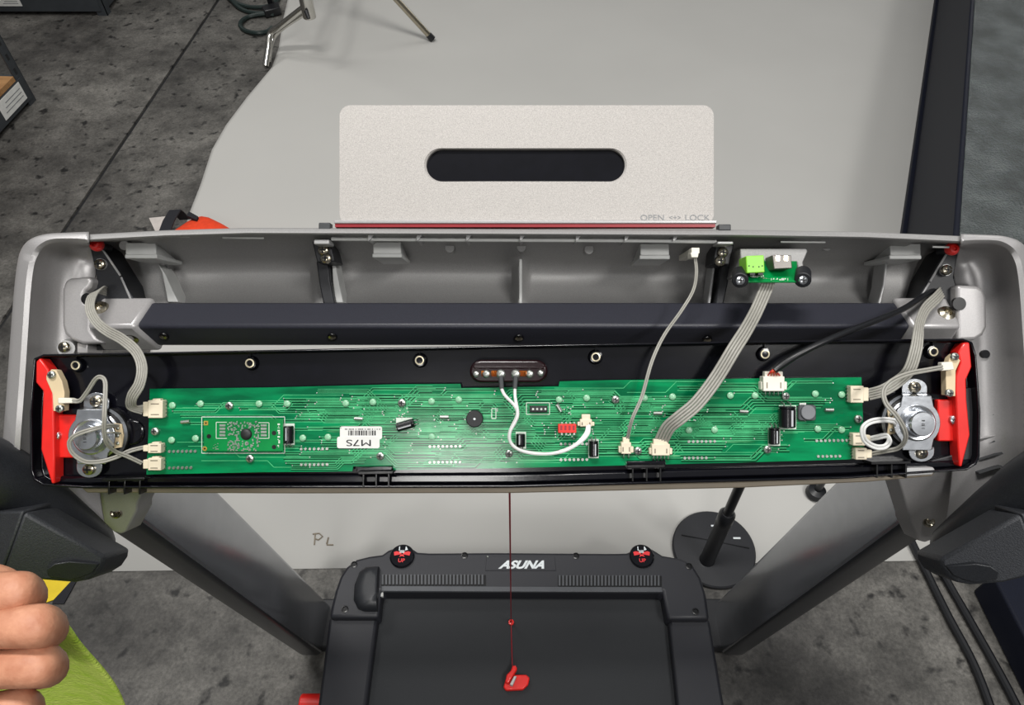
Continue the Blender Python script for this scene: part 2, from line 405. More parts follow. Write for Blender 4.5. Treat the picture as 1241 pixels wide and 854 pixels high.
# rounded pocket block on the left hood corner
mb = MB(); pr = [(460, 688), (444, 689), (436, 695), (430, 710), (429, 728), (434, 738), (442, 741), (458, 741)]
rings = []
for s, dz in ((1., -.01), (1., .004), (.93, .012), (.8, .018), (.5, .021), (.1, .022)):
    rings.append([G(458+(x-458)*s, 714+(y-714)*(.3+.7*s), ZH)+V((0, 0, dz)) for x, y in pr])
mb.loft(rings).build('hood_bulge', 'handle', hood, smooth=60)
mb = MB(); mb.loft([[G(x, y, ZH-.01)+V((0, 0, dz)) for x, y in ((461, 718), (465, 718), (465, 724), (461, 724))] for dz in (0, .006)]).build('guide_tab', 'clip_grey', hood)
mb = MB(); c = G(372, 852, .06)
mb.cyl(c+V((-.012, 0, 0)), c+V((.03, 0, 0)), .017).build('foot_cap', 'red', TM, bevel=.003)
MB().box((-.43, .50, .0), (.43, .60, .03)).build('base_frame', 'black_plastic', TM, bevel=.004)
MB().box((-.37, -.84, .0), (.37, -.79, .06)).build('rear_foot', 'black_plastic', TM, bevel=.004)
# ---- uprights (lean back towards the user going up)
def upright(sx):
    xi = .398*sx; xo = .442*sx
    def ring(z):
        yf = .480 - .159*(z-.06); yk = yf+.104
        r = .009; pts = []
        for (cx, cy, a0) in ((xi-sx*-r, yf+r, 0), (xo-sx*r, yf+r, 1), (xo-sx*r, yk-r, 2), (xi-sx*-r, yk-r, 3)):
            pts.append((cx, cy, a0))
        out = []
        corner = {0: (-sx, -1), 1: (sx, -1), 2: (sx, 1), 3: (-sx, 1)}
        for cx, cy, k in pts:
            ux, uy = corner[k]
            seq = (0, 30, 60, 90) if k in (0, 2) else (90, 60, 30, 0)
            for a in seq:
                t = math.radians(a); out.append(V((cx+ux*r*math.cos(t), cy+uy*r*math.sin(t), z)))
        return out
    mb = MB(); mb.loft([ring(.03), ring(.5), ring(.93)])
    o = mb.build('upright', ['upright', 'upright_shade'], TM, smooth=40)
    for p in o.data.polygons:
        if p.normal.y < -.6: p.material_index = 1  # user-facing side gets a darker copy: its shade is put into the colour
    return o
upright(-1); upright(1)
# ---- cross beam of the console: square black tube, world-aligned
A0 = K(632, 395, .622)
bw = .0265
mb = MB(); mb.box((-.345, A0.y, A0.z-bw), (.335, A0.y+bw*1.1, A0.z)); beam = mb.build('cross_beam', 'black_steel', TM, bevel=.003)
def on_beam_front(px, py):
    r = ray(px, py); return CAM + r*(A0.y/r.y)
def on_beam_top(px, py): return G(px, py, A0.z)
def bolt_world(p, nrm, r, h, mat, parent, name='screw', washer=0):
    mb = MB()
    if washer: mb.lathe(p, nrm, [(washer, -.001), (washer, .0008), (r, .001)], 20)
    mb.lathe(p, nrm, [(r, -.002), (r, h*.3), (r*.85, h*.75), (r*.45, h), (r*.3, h*.55), (r*.05, h*.5)], 18)
    return mb.build(name, mat, parent)
for x, y in ((199, 407), (403, 407.5), (629, 409), (857, 411)):
    bolt_world(on_beam_front(x, y), (0, -1, .2), .0042, .0022, 'black_rib', beam, 'screw', .0036)
    p = on_beam_front(x, y)+V((0, -.0018, 0)); MB().cyl(p, p+V((0, -.0006, 0)), .0034, .002, 10).build('screw_slot', 'nickel', beam)
# silver sleeves over the beam ends
def sleeve(x0t, x1t, x0b, x1b, sgn):
    e = .003; za = A0.z+e; yf = A0.y-e; zb = A0.z-bw-e; yk = A0.y+bw*1.1+e
    mb = MB()
    inner = [(x1b if sgn < 0 else x0b)]
    xo = x0t if sgn < 0 else x1t; xi_t = x1t if sgn < 0 else x0t; xi_b = x1b if sgn < 0 else x0b
    P_o = [V((xo, yk, za)), V((xo, yf, za)), V((xo, yf, zb)), V((xo, yk, zb))]
    P_i = [V((xi_t-sgn*-.004*0, yk, za)), V((xi_t+sgn*.006, yf, za)), V((xi_b, yf, zb)), V((xi_b, yk, zb))]
    mb.loft([P_o, P_i]); return mb.build('beam_sleeve', 'silver', TM, bevel=.003)
sl = sleeve(-.368, on_beam_top(184, 370).x, 0, on_beam_front(192, 413).x, -1)
sr = sleeve(on_beam_top(1086, 376).x, .372, on_beam_front(1090, 412).x, 0, 1)
bolt_world(on_beam_top(123, 376), (0, -.25, 1), .0078, .006, 'nickel', sl, 'bolt')
bolt_world(on_beam_front(160, 407), (0, -1, .2), .0076, .004, 'nickel', sl, 'bolt')
bolt_world(on_beam_top(1145, 382), (0, -.25, 1), .0078, .006, 'nickel', sr, 'bolt')
# ---- back shell of the console
rim = [(108, 284), (200, 279), (300, 276), (600, 277), (900, 278.5), (1050, 281), (1164, 286)]
pockets = [(203, 386), (401, 629), (633, 866), (908, 1066)]
def pocket(x):
    v = 0
    for a, b in pockets: v = max(v, sstep(a, a+9, x)*(1-sstep(b-9, b, x)) * (.72+.28*sstep(a, a+70, x)))
    return v
def shell():
    xs = []; x = 108
    while x < 1164: xs.append(x); x += 4
    xs.append(1164)
    mb = MB(); rows = []
    prof = [(3, .660, .660), (0, .606, .606), (1.2, .6025, .6025), (6, .600, .600), (8, .6015, .6015), (8.8, .612, .612), (11, .622, .622), (22, .642, .642), (33, .660, .660), (34.5, .661, .665), (40, .664, .678), (48, .666, .688), (58, .666, .691), (70, .664, .687), (82, .660, .676), (96, .655, .660), (108, .650, .645)]
    for dy, da, db in prof:
        row = []
        for x in xs:
            k = pocket(x); cv = .034*max(1-sstep(150, 182, x), sstep(1096, 1124, x))*sstep(8, 12, dy)
            row.append(K(x, interp(rim, x)+dy, da+(db-da)*k+cv))
        rows.append(row)
    m = len(xs)
    mb.add([p for r in rows for p in r], [(i*m+j, (i+1)*m+j, (i+1)*m+j+1, i*m+j+1) for i in range(len(rows)-1) for j in range(m-1)])
    return mb.build('console_shell', 'silver_in', TM, smooth=50, solid=.0022)
sh = shell()
def on_wall(x0, y0, x1, y1, d0=.622, d1=.634, name='clip', mat='clip_grey', bevel=.0008, par=sh):
    return MB().rect(x0, y0, x1, y1, d0, d1).build(name, mat, par, bevel=bevel)
for x0, x1, y in ((152, 189, 303), (452, 486, 302), (776, 811, 304), (1079, 1116, 304)):
    o = on_wall(x0, y-9, x1, y+6, .630, .668); on_wall(x0-1, y+5, x1+1, y+10, .621, .668, 'clip_lip')
# mid-section lip bar with gussets
MB().tube([K(402, 289.5, .612), K(520, 290.5, .612), K(740, 291.5, .612), K(868, 293, .612)], .0016, 8).build('lip_bar', 'clip_grey', sh)
for x in (446, 505, 565, 630, 698, 757, 816): MB().prism([(x, 284), (x+7, 284), (x+3, 290), (x, 292)], .608, .636).build('gusset', 'silver_light', sh, smooth=0)
for a, b, y in ((200, 230, 286), (270, 320, 288), (946, 1000, 293), (1130, 1150, 299)): MB().tube([K(a, y, .612), K(b, y+.5, .612)], .0009, 6, smooth=1).build('lip_bar', 'clip_grey', sh)
for x, y in ((150, 297), (326, 291), (545, 300), (714, 302), (1002, 298), (632, 299)):
    mb = MB(); mb.disc(x, y, 6, .640, .655, 16); mb.build('moulding_mark', 'silver_in', sh, bevel=.0005)
for a, b in ((386, 400), (871, 886)): MB().rect(a, 269.5 if a < 500 else 271.5, b, 279, .603, .612).build('hinge_tab', 'heat_shrink', sh, bevel=.0008)
# crescent rib ends inside pockets, divider
for pts in ([(191, 319), (196, 330), (200, 350), (203, 366), (216, 366), (208, 350), (200, 332)], [(402, 318), (403, 340), (406, 367), (416, 367), (411, 345), (406, 318)]):
    MB().prism(pts, .652, .675).build('pocket_rib', 'clip_grey', sh, bevel=.001)
MB().rect(629.5, 314, 632.5, 372, .653, .685).build('pocket_rib', 'clip_grey', sh)
MB().prism([(1073, 318), (1076, 319), (1073, 345), (1067, 371), (1063, 371), (1070, 345)], .653, .675).build('pocket_rib', 'silver_light', sh, bevel=.001)
MB().prism([(864, 322), (867, 322), (861, 371), (857, 371)], .653, .675).build('pocket_rib', 'silver_light', sh, bevel=.001)
# black strap brackets
for poly, low, ss in (([(378, 292), (400, 292.5), (406, 317), (384, 318)], [(383, 316), (398, 317), (400, 340), (406, 369), (392, 369), (387, 345)], ((392, 303), (395, 313))),
                  ([(867, 296), (890, 296), (884, 321), (864, 320)], [(874, 318), (886, 318), (882, 345), (876, 372), (866, 372), (871, 345)], ((876, 306), (873, 316)))):
    mb = MB(); mb.prism(low, .645, .672); mb.prism(poly, .626, .655)
    o = mb.build('strap_bracket', 'black_plastic', TM, bevel=.0012)
    MB().rect(poly[0][0]+2, 290 if poly[0][0] < 500 else 292, poly[1][0]-1, 296, .606, .622).build('bracket_lug', 'silver_light', o, bevel=.001)
    for x, y in ss: screw(SCREW_M, x, y, .6245, o)
# triangular black side plates with red caps
for poly, slit, capx, capy, sx, sy in (([(107, 290), (124, 300), (166, 368), (112, 372), (104, 356), (108, 346), (117, 337)], [(123, 300), (146, 334), (147, 336), (160, 366)], 115, 296, 121, 320),
                             ([(1163, 295), (1146, 304), (1106, 372), (1160, 376), (1166, 360), (1159, 346), (1156, 336)], [(1148, 306), (1127, 341), (1126, 343), (1110, 370)], 1156, 301, 1147, 327)):
    mb = MB(); mb.prism(poly, .640, .672); o = mb.build('side_plate', 'black_plastic', TM, bevel=.001)
    for a, b in ((slit[0], slit[1]), (slit[2], slit[3])): MB().tube([K(*a, .6395), K(*b, .6395)], .0009, 5, smooth=1).build('edge_rib', 'silver_light', o)
    screw(SCREW_M, sx, sy, .635, o); MB().disc(sx, sy, 7, .637, .65).build('screw_seat', 'silver_light', o)
    mb = MB(); mb.lathe(K(capx, capy, .624), NN, [(.003, -.0075), (.0052, -.0055), (.0057, -.003), (.0054, -.0005), (.0038, .0014), (.0022, .0016), (.0018, -.001), (.0004, -.001)], 20); mb.build('red_cap', 'red', o); MB().cyl(K(capx, capy, .624)+FW*.022, K(capx, capy, .624)+FW*.005, .003).build('cap_post', 'black_plastic', o)
# ---- curved silver wings
def wing(side):
    outer = [(1, 640), (4, 600), (7, 540), (12, 470), (17, 400), (21, 350), (25, 318), (30, 302), (40, 292), (58, 286.5), (84, 285), (108, 284)]
    inner = [(128, 640), (122, 600), (116, 540), (113, 480), (112, 430), (112, 395), (112, 368), (113, 350), (116, 338), (117, 322), (113, 306), (109, 295)]
    rings = []
    for (ox, oy), (ix, iy) in zip(outer, inner):
        L = math.hypot(ix-ox, iy-oy); rim_w = 15 if oy > 300 else (11 if oy > 287 else 8)
        if side > 0: rim_w *= .9
        prof = [(2, .66), (0, .630), (0, .616), (1.5, .611), (4.5, .6065), (rim_w-2, .5985), (rim_w, .599), (rim_w+1.2, .606)] if oy > 300 else [(2, .66), (0, .622), (0, .606), (1, .6025), (3, .600), (rim_w-2, .5985), (rim_w, .600), (rim_w+1.2, .606)]
        rest = L-rim_w-1.5
        for f, d in ((.06, .615), (.16, .628), (.30, .640), (.48, .648), (.7, .652), (1., .653)):
            prof.append((rim_w+1.5+rest*f, d - (.012*(1-min(1, L/60)) if L < 60 else 0)))
        row = []
        for o_, d in prof:
            t = o_/L; px = ox+(ix-ox)*t; py = oy+(iy-oy)*t
            if oy > 560: d += (oy-560)*.00035
            if side > 0: px, py = 1272-px, py+2.5
            row.append(K(px, py, d))
        rings.append(row)
    # refine along the contour
    fine = []
    for i in range(len(rings)-1):
        for k in range(4):
            t = k/4; p0 = rings[max(i-1, 0)]; p1 = rings[i]; p2 = rings[i+1]; p3 = rings[min(i+2, len(rings)-1)]
            fine.append([.5*((2*b)+(c-a)*t+(2*a-5*b+4*c-e)*t*t+(3*b-a-3*c+e)*t**3) for a, b, c, e in zip(p0, p1, p2, p3)])
    fine.append(rings[-1]); rings = fine; n = len(rings[0])
    mb = MB()
    fs = [(i*n+j, i*n+j+1, (i+1)*n+j+1, (i+1)*n+j) for i in range(len(rings)-1) for j in range(n-1)]
    if side > 0: fs = [f[::-1] for f in fs]
    mb.add([p for r in rings for p in r], fs)
    o = mb.build('console_wing', 'silver', TM, smooth=60)
    md = o.modifiers.new('thickness', 'SOLIDIFY'); md.thickness = .0022; md.offset = 1
    return o
wl = wing(-1); wr = wing(1)
def mirx(poly): return [(1272-x, y+2.5) for x, y in poly]
blk = [(79, 339), (84, 337), (106, 335), (112, 338), (109, 348), (104, 352), (101, 357), (103, 366), (110, 370), (110, 400), (116, 408), (127, 416), (100, 417), (86, 412), (78, 404), (75, 394), (75, 350)]
MB().prism(blk, .630, .66).build('beam_housing', 'silver', wl, bevel=.003, seg=3)
MB().prism([(1160, 345), (1184, 346), (1192, 350), (1196, 360), (1197, 396), (1192, 406), (1182, 412), (1160, 413)], .630, .66).build('beam_housing', 'silver', wr, bevel=.003, seg=3)
MB().disc(105, 362, 7, .6292, .633, 20).build('cable_hole', 'black_rib', wl); MB().disc(1163, 368, 8, .6292, .633, 20).build('cable_hole', 'black_rib', wr)
MB().rect(93, 415, 106, 428, .636, .66).build('housing_lug', 'silver', wl, bevel=.001)
MB().rect(106, 414, 132, 424, .650, .662).build('housing_gap', 'black_plastic', wl)
MB().cyl(K(80, 422, .632), K(86, 420, .655), .0068, .008).build('screw_boss', 'silver_light', wl); screw(SCREW_M, 77.5, 420.5, .629, wl)
MB().disc(1195, 429, 5, .6455, .650).build('screw_recess', 'black_plastic', wr)
for k in range(5):
    y = 500+16.5*k
    gp = [(1186, y+6, .6515), (1206, y, .6465), (1214, y-2, .6435), (1216, y, .643), (1206, y+2, .6462), (1187, y+8, .6512)]
    tpv = [K(a_, b_, c_-.0012) for a_, b_, c_ in gp]; MB().loft([[p+FW*.006 for p in tpv], tpv]).build('vent_groove', 'heat_shrink', wr)
# ---- lower arm covers joining wing to upright
armp = [(30, 520), (130, 540), (180, 578), (166, 611), (166, 618), (152, 644), (146, 647), (136, 643), (72, 598), (35, 560)]
def arm(poly, side):
    d0 = [.640 + .0006*(y-520) for x, y in poly]
    top = [K(x, y, d) for (x, y), d in zip(poly, d0)]; bot = [p+FW*.03 for p in top]
    o = MB().loft([bot, top]).build('arm_cover', 'silver', TM, bevel=.0015)
    return o
al = arm(armp, -1); ar = arm([(1240, 520), (1140, 540), (1088, 578), (1103, 627), (1103, 632), (1114, 655), (1121, 657), (1136, 652), (1205, 610), (1238, 575)], 1)
for o, x, y in ((al, 141, 621), (ar, 1126, 632)):
    p = K(x, y, .640+.0006*(y-520)-.001); mb = MB(); mb.lathe(p, NN, [(.0055, -.01), (.0055, .001), (.0042, .0014), (.003, .0005), (.0015, .0005), (.001, .002), (.0002, .002)], 18); mb.build('screw', 'nickel', o)
MB().rect(66, 540, 100, 570, .5940, .69).build('panel_ledge', 'silver', al, bevel=.002)
MB().rect(1122, 522, 1156, 548, .5940, .69).build('panel_ledge', 'silver', ar, bevel=.002)
# ---- handlebars and grip blocks
def handle(side):
    f = (lambda x, y, d: K(x, y, d)) if side < 0 else (lambda x, y, d: K(1267-x, y+3, d))
    mb = MB(); mb.tube([f(125, 668, .672), f(121, 665, .668), f(112, 658, .66), f(80, 630, .64), (f(45, 603, .62)), f(5, 580, .60), f(-60, 560, .57), f(-200, 560, .50)], .02, 20, rs=[.006, .014, .019, .0195, .021, .026, .030, .030])
    h = mb.build('handlebar', 'handle', TM, smooth=70)
    top = [f(x, y, d) for x, y, d in ((28, 619, .575), (127, 674, .61), (125, 684, .612), (118, 695, .61), (105, 703, .605), (88, 706, .60), (50, 703, .59), (2, 692, .575))]
    bot = [p+FW*.04 - UP*.004 for p in top]
    b = MB().loft([bot, top]).build('grip_block', 'block', TM, bevel=.003)
    t2 = [f(x, y, d) for x, y, d in ((28, 619, .575), (2, 692, .575), (-60, 700, .60), (-50, 620, .60))]
    MB().loft([[p+FW*.04 for p in t2], t2]).build('grip_facet', 'block', b, bevel=.002)
    t3 = [f(x, y, d) for x, y, d in ((120, 683, .6065), (112, 694, .6065), (98, 700, .602), (84, 703, .598), (58, 699, .5895), (56, 690, .5865), (66, 683, .588), (84, 680, .5935))]
    MB().loft([[p+FW*.012 for p in t3], t3]).build('grip_shade', 'handle', b, bevel=.001)  # darker piece that paints the shade on the block's underside
    return h
handle(-1); handle(1)
# ---- tablet holder plate with slot
def plate():
    N_ = 96; inner = []; outer = []
    st = stadium(514, 179.5, 760, 220, 23); cx, cy = 637, 199.5
    rr = [(x, y) for x, y in rrect(411.5, 127.5, 865, 272, 13, 10)]
    def cast(a):     # outer point along a direction
        dx, dy = math.cos(a), math.sin(a); best = None
        for (x1, y1), (x2, y2) in zip(rr, rr[1:]+rr[:1]):
            ex_, ey_ = x2-x1, y2-y1; den = dx*ey_-dy*ex_
            if abs(den) < 1e-9: continue
            t = ((x1-cx)*ey_-(y1-cy)*ex_)/den; u = ((x1-cx)*dy-(y1-cy)*dx)/den
            if t > 0 and -1e-6 <= u <= 1+1e-6: best = t if best is None else max(best, t)
        return (cx+dx*best, cy+dy*best)
    angs = sorted(set([math.atan2(y-cy, x-cx) for x, y in st] + [math.atan2(y-cy, x-cx) for x, y in rr]))
    def castin(a):
        dx, dy = math.cos(a), math.sin(a); best = 0
        for (x1, y1), (x2, y2) in zip(st, st[1:]+st[:1]):
            ex_, ey_ = x2-x1, y2-y1; den = dx*ey_-dy*ex_
            if abs(den) < 1e-9: continue
            t = ((x1-cx)*ey_-(y1-cy)*ex_)/den; u = ((x1-cx)*dy-(y1-cy)*dx)/den
            if t > 0 and -1e-6 <= u <= 1+1e-6: best = max(best, t)
        return (cx+dx*best, cy+dy*best)
    dep = lambda y: .607+.008*(270-y)/140
    O = [cast(a) for a in angs]; I = [castin(a) for a in angs]
    # the slot wall: chamfer then straight
    mb = MB(); th = .005
    k = lambda p, dz: K(p[0], p[1], dep(p[1])) + FW*dz
    I2 = [(cx+(x-cx)*(1-2.4/abs(math.hypot(x-cx, y-cy))), cy+(y-cy)*(1-2.4/abs(math.hypot(x-cx, y-cy)))) for x, y in I]
    mb.loft([[k(p, th) for p in O], [k(p, 0) for p in O], [k(p, 0) for p in I], [k(p, .0012) for p in I2], [k(p, th) for p in I2], [k(p, th) for p in O]], False, False)
    o = mb.build('tablet_holder', 'plate', TM, bevel=0, smooth=30)
    back = stadium(508, 174, 766, 226, 16)
    MB().loft([[k(p, th+.002) for p in back], [k(p, th-.0005) for p in back]]).build('slot_backing', 'black_gloss', o)
    mb = MB(); org = lambda x, y: k((x, y), 0)
    sl_ = (k((640, 128), 0)-k((640, 270), 0)).normalized()
    lab(text('holder_lettering', 'OPEN', org(790.5, 264), RT, sl_, .0068, 'ink_faint', o, sx=1.15), 'grey engraved OPEN')
    lab(text('holder_lettering', '<+>', org(818, 264), RT, sl_, .0058, 'ink_faint', o), 'grey engraved arrows')
    lab(text('holder_lettering', 'LOCK', org(845, 264), RT, sl_, .0068, 'ink_faint', o, sx=1.15), 'grey engraved LOCK')
    return o
pl = plate()
MB().rect(404.5, 266.5, 869, 270.5, .6015, .612).build('holder_ledge', 'silver', pl, bevel=.0006)
MB().rect(406, 270.5, 867, 275, .603, .612).build('holder_stripe', 'red_dark', pl)
# ---- usb / audio board in its bracket
br = MB()
br.prism([(897, 301), (977, 301), (979, 304), (973, 318), (976, 334), (968, 334), (966, 318), (906, 318), (901, 334), (894, 334), (898, 316)], .612, .655)
usb = br.build('port_bracket', 'silver_in', TM, bevel=.0008)
def tilted(x0, y0, x1, y1, d0, d1, th, name, mat, par, bevel=.0004):     # slab whose lower edge comes towards the camera
    top = [K(x0, y0, d1), K(x1, y0, d1), K(x1, y1, d0), K(x0, y1, d0)]
    n = (top[1]-top[0]).cross(top[3]-top[0]).normalized()
    if n.dot(FW) < 0: n = -n
    return MB().loft([[p+n*th for p in top], top]).build(name, mat, par, bevel=bevel)
pb = tilted(904, 316, 966, 341, .592, .612, .0016, 'port_board', 'pcb2', usb)
MB().prism([(904, 310), (926, 309), (927, 330), (905, 331)], .588, .608).build('green_terminal', 'green_term', usb, bevel=.0008)
for x in (909, 919): MB().rect(x, 330.5, x+6, 333, .587, .6).build('terminal_screw', 'chip', usb)
for x, y in ((908, 322), (913, 323), (920, 323), (924, 322)): MB().disc(x, y, .8, .5875, .59, 6).build('terminal_pin', 'chip', usb)
u = MB().prism([(936, 309), (959, 309), (960, 325), (938, 326)], .590, .608).build('usb_port', 'usb_metal', usb, bevel=.0006)
for x in (940, 950): MB().rect(x, 309.5, x+5, 316, .5895, .592).build('port_spring', 'nickel', usb)
for x, y in ((897, 337), (973, 336.5)):
    o = MB().cyl(K(x, y-6, .604), K(x, y+3, .590), .0066, .0066, 16).build('standoff', 'black_plastic', usb, bevel=.0008)
    screw(SCREW_Z, x, y+3, .5895, usb)
lab(stuff(marks('board_print', K(917, 335, .5955), RT, UP, .011, .0018, 'silk', usb, .0014, 1)), 'white board print')
lab(stuff(marks('board_print', K(944, 338.5, .593), RT, UP, .014, .0018, 'silk', usb, .0014, 2)), 'white board print')

# ================================================================== LOOSE CONTROL PANEL
CP = thing('control_panel', K(620, 592, .590), 'black plastic control panel turned over, showing its long green circuit board', 'control panel')
DF = .584; DR = .573; DB = .5775       # tray floor, tray rim, board top
tray = [(40, 434), (52, 429), (320, 424), (620, 418), (900, 413), (1168, 410), (1179, 414), (1184, 430), (1189, 500), (1188, 553), (1184, 563), (1172, 570), (1030, 580), (620, 591), (100, 592), (52, 589), (40, 582), (36, 570), (35, 500)]
def inset(poly, k):
    n = len(poly); out = []
    for i in range(n):
        (x0, y0), (x1, y1), (x2, y2) = poly[i-1], poly[i], poly[(i+1) % n]
        a = V((x1-x0, y1-y0, 0)).normalized(); b = V((x2-x1, y2-y1, 0)).normalized()
        na = V((-a.y, a.x, 0)); nb = V((-b.y, b.x, 0)); m_ = (na+nb).normalized(); s = k/max(.35, m_.dot(na))
        out.append((x1+m_.x*s, y1+m_.y*s))
    return out
rimi = inset(tray, 3.2); flr = inset(tray, 7)
mb = MB()
outer_b = [K(x, y, DR)+FW*.022 for x, y in tray]; r_o = [K(x, y, DR) for x, y in tray]; r_i = [K(x, y, DR) for x, y in rimi]; fl = [K(x, y, DR)+FW*(DF-DR) for x, y in rimi]
mb.loft([outer_b, r_o, r_i, fl])
house = mb.build('panel_housing', 'black_gloss', CP, bevel=.0013, seg=3)
MB().prism([(97, 590), (360, 589), (620, 590), (900, 583), (1050, 577), (1130, 569), (1134, 572), (1130, 577), (1050, 584), (900, 591), (620, 597.5), (360, 598), (105, 597)], .583, .598).build('front_lip', 'tan', CP, bevel=.001)
# steps of the moulding: lower ledge and side walls
MB().prism([(60, 577), (620, 574), (1050, 563), (1180, 556), (1170, 566), (1030, 575), (620, 586), (100, 587), (60, 586)], .5790, DF).build('lower_ledge', 'black_gloss', CP, bevel=.002)
MB().prism([(1160, 470), (1186, 470), (1185, 555), (1175, 562), (1120, 566), (1120, 560), (1160, 550)], .5805, DF).build('corner_step', 'black_plastic', CP, bevel=.001)
# bosses with brass inserts
for x, y in ((92, 442.5), (303, 440), (508.5, 436.5), (722, 432.5), (927, 429), (1131, 426)):
    c = K(x, y, .5795)
    mb = MB(); mb.lathe(c, NN, [(.0066, -.006), (.0054, -.003), (.0046, 0), (.003, .0002)], 20); o = mb.build('screw_post', 'black_gloss', CP)
    mb = MB(); mb.lathe(c, NN, [(.0036, -.002), (.0036, .0009), (.0026, .0011), (.0022, -.002), (.0003, -.002)], 16); mb.build('brass_insert', 'brass', o)
    MB().rect(x-.6, y-12, x+.6, y-5, .5815, DF).build('post_rib', 'black_gloss', o)
# clip tabs along the lower edge
for x0, x1, y in ((124, 175, 582), (434, 476, 574), (760, 806, 566.5), (1056, 1104, 562)):
    mb = MB(); mb.prism([(x0, y-2.5), (x1, y-3.5), (x1, y), (x0, y+1)], .570, DF)
    for k in (.15, .52, .88):
        xx = x0+(x1-x0)*k; mb.rect(xx-1.2, y-1, xx+1.2, y+17, .573, DF)
    mb.build('clip_tab', 'black_rib', CP, bevel=.0004)
MB().prism([(432, 566), (475, 565), (475, 572), (432, 573)], .574, DF).build('clip_bridge', 'black_gloss', CP, bevel=.0005)
MB().prism([(760, 559), (806, 558), (806, 565), (760, 566)], .574, DF).build('clip_bridge', 'black_gloss', CP, bevel=.0005)
MB().prism([(1098, 567), (1131, 566), (1134, 570), (1130, 575), (1098, 577)], .574, .59).build('lip_end', 'silver_light', CP, bevel=.0008)
# ---- main circuit board
bp = [(181.5, 471), (330, 469.3), (480, 465.5), (558, 465), (559, 470), (677, 468), (678, 462), (740, 460.5), (900, 458.6), (1044, 457), (1046, 510), (1047.5, 556), (890, 560.5), (807, 562.5), (806, 557), (760, 558), (759, 563.7), (620, 567), (477, 569.5), (476, 564), (428, 565), (427, 571), (320, 572), (177.5, 574.8), (180, 520)]
pcb = MB().prism(bp, DB, DB+.0018).build('circuit_board', 'pcb', CP, smooth=0)
def top_y(x): return interp([(181, 471), (330, 469.3), (480, 465.5), (558, 465), (559, 470.5), (677, 468.5), (678, 462), (740, 460.5), (900, 458.6), (1044, 457)], x)
def bot_y(x): return interp([(177, 574.8), (320, 572), (427, 571), (428, 564.5), (476, 563.5), (477, 569.5), (620, 567), (758, 563.7), (759, 557), (807, 557), (808, 562.5), (890, 560.5), (1047, 556)], x)
# copper traces: bundles of parallel runs with 45 degree jogs
tr = MB(); td = MB(); rnd = random.Random(11)
def seg(mb_, p, q, w, d):
    dx, dy = q[0]-p[0], q[1]-p[1]; l = math.hypot(dx, dy) or 1; nx, ny = -dy/l*w/2, dx/l*w/2
    mb_.add([K(p[0]+nx, p[1]+ny, d), K(q[0]+nx, q[1]+ny, d), K(q[0]-nx, q[1]-ny, d), K(p[0]-nx, p[1]-ny, d)], [(0, 1, 2, 3)])
def inside(p): return 181 < p[0] < 1044 and top_y(p[0])+1.5 < p[1] < bot_y(p[0])-1.5
vias = []
for b in range(150):
    x = rnd.uniform(183, 1000); dens = 1 if 330 < x < 900 else .75
    if rnd.random() > dens: continue
    n = rnd.choice((1, 2, 3, 4, 5, 6)) if dens == 1 else rnd.choice((1, 1, 2)); y = rnd.uniform(460, 570); sp = rnd.choice((2.2, 2.6, 3.2)); jog = rnd.choice((-1, 1))*rnd.uniform(5, 16); l1 = rnd.uniform(20, 110); l2 = rnd.uniform(25, 150)
    for k in range(n):
        yy = y+k*sp; xo = (n-k if jog > 0 else k)*sp*.6
        pts = [(x+rnd.uniform(0, 4), yy), (x+l1+xo, yy), (x+l1+xo+abs(jog), yy+jog), (x+l1+l2+rnd.uniform(0, 8), yy+jog)]
        if not all(inside(p) for p in pts): continue
        for p, q in zip(pts, pts[1:]):
            seg(tr, p, q, .75, DB-.00012)
            if n > 1 and k < n-1: seg(td, (p[0], p[1]+sp/2), (q[0], q[1]+sp/2), sp*.55, DB-.00008)
        vias += [pts[0], pts[-1]]
lab(stuff(tr.build('copper_traces', 'trace', pcb, smooth=0)), 'pale green copper traces'); stuff(td.build('trace_gaps', 'trace_dark', pcb, smooth=0))
# wide ground pours
po = MB()
for b in range(46):
    x = rnd.uniform(340, 880); y = rnd.uniform(462, 566); l = rnd.uniform(40, 150); h = rnd.uniform(1.4, 3.4)
    if inside((x, y)) and inside((x+l, y+h)): po.prism([(x, y+h*.5), (x+l*.15, y), (x+l*.85, y), (x+l, y+h*.5), (x+l*.85, y+h), (x+l*.15, y+h)], DB-.00005, DB)
stuff(po.build('ground_pours', 'pour', pcb, smooth=0))
# vias and pin rows
so = MB()
for p in vias:
    if rnd.random() < .4: so.disc(p[0], p[1], .8, DB-.0004, DB, 6, .9)
for x0, x1, y in ((205, 241, 547), (205, 233, 567), (365, 398, 544), (365, 398, 563), (521, 560, 541), (521, 560, 560), (680, 712, 538), (680, 712, 557), (835, 868, 535), (830, 860, 555), (990, 1030, 534), (992, 1022, 553)):
    k = x0
    while k <= x1:
        so.disc(k, y+(k-x0)*-.01, 1.7, DB-.0009, DB, 8, 2.); k += 5.2
lab(stuff(so.build('solder_joints', 'solder', pcb)), 'small silver solder joints')
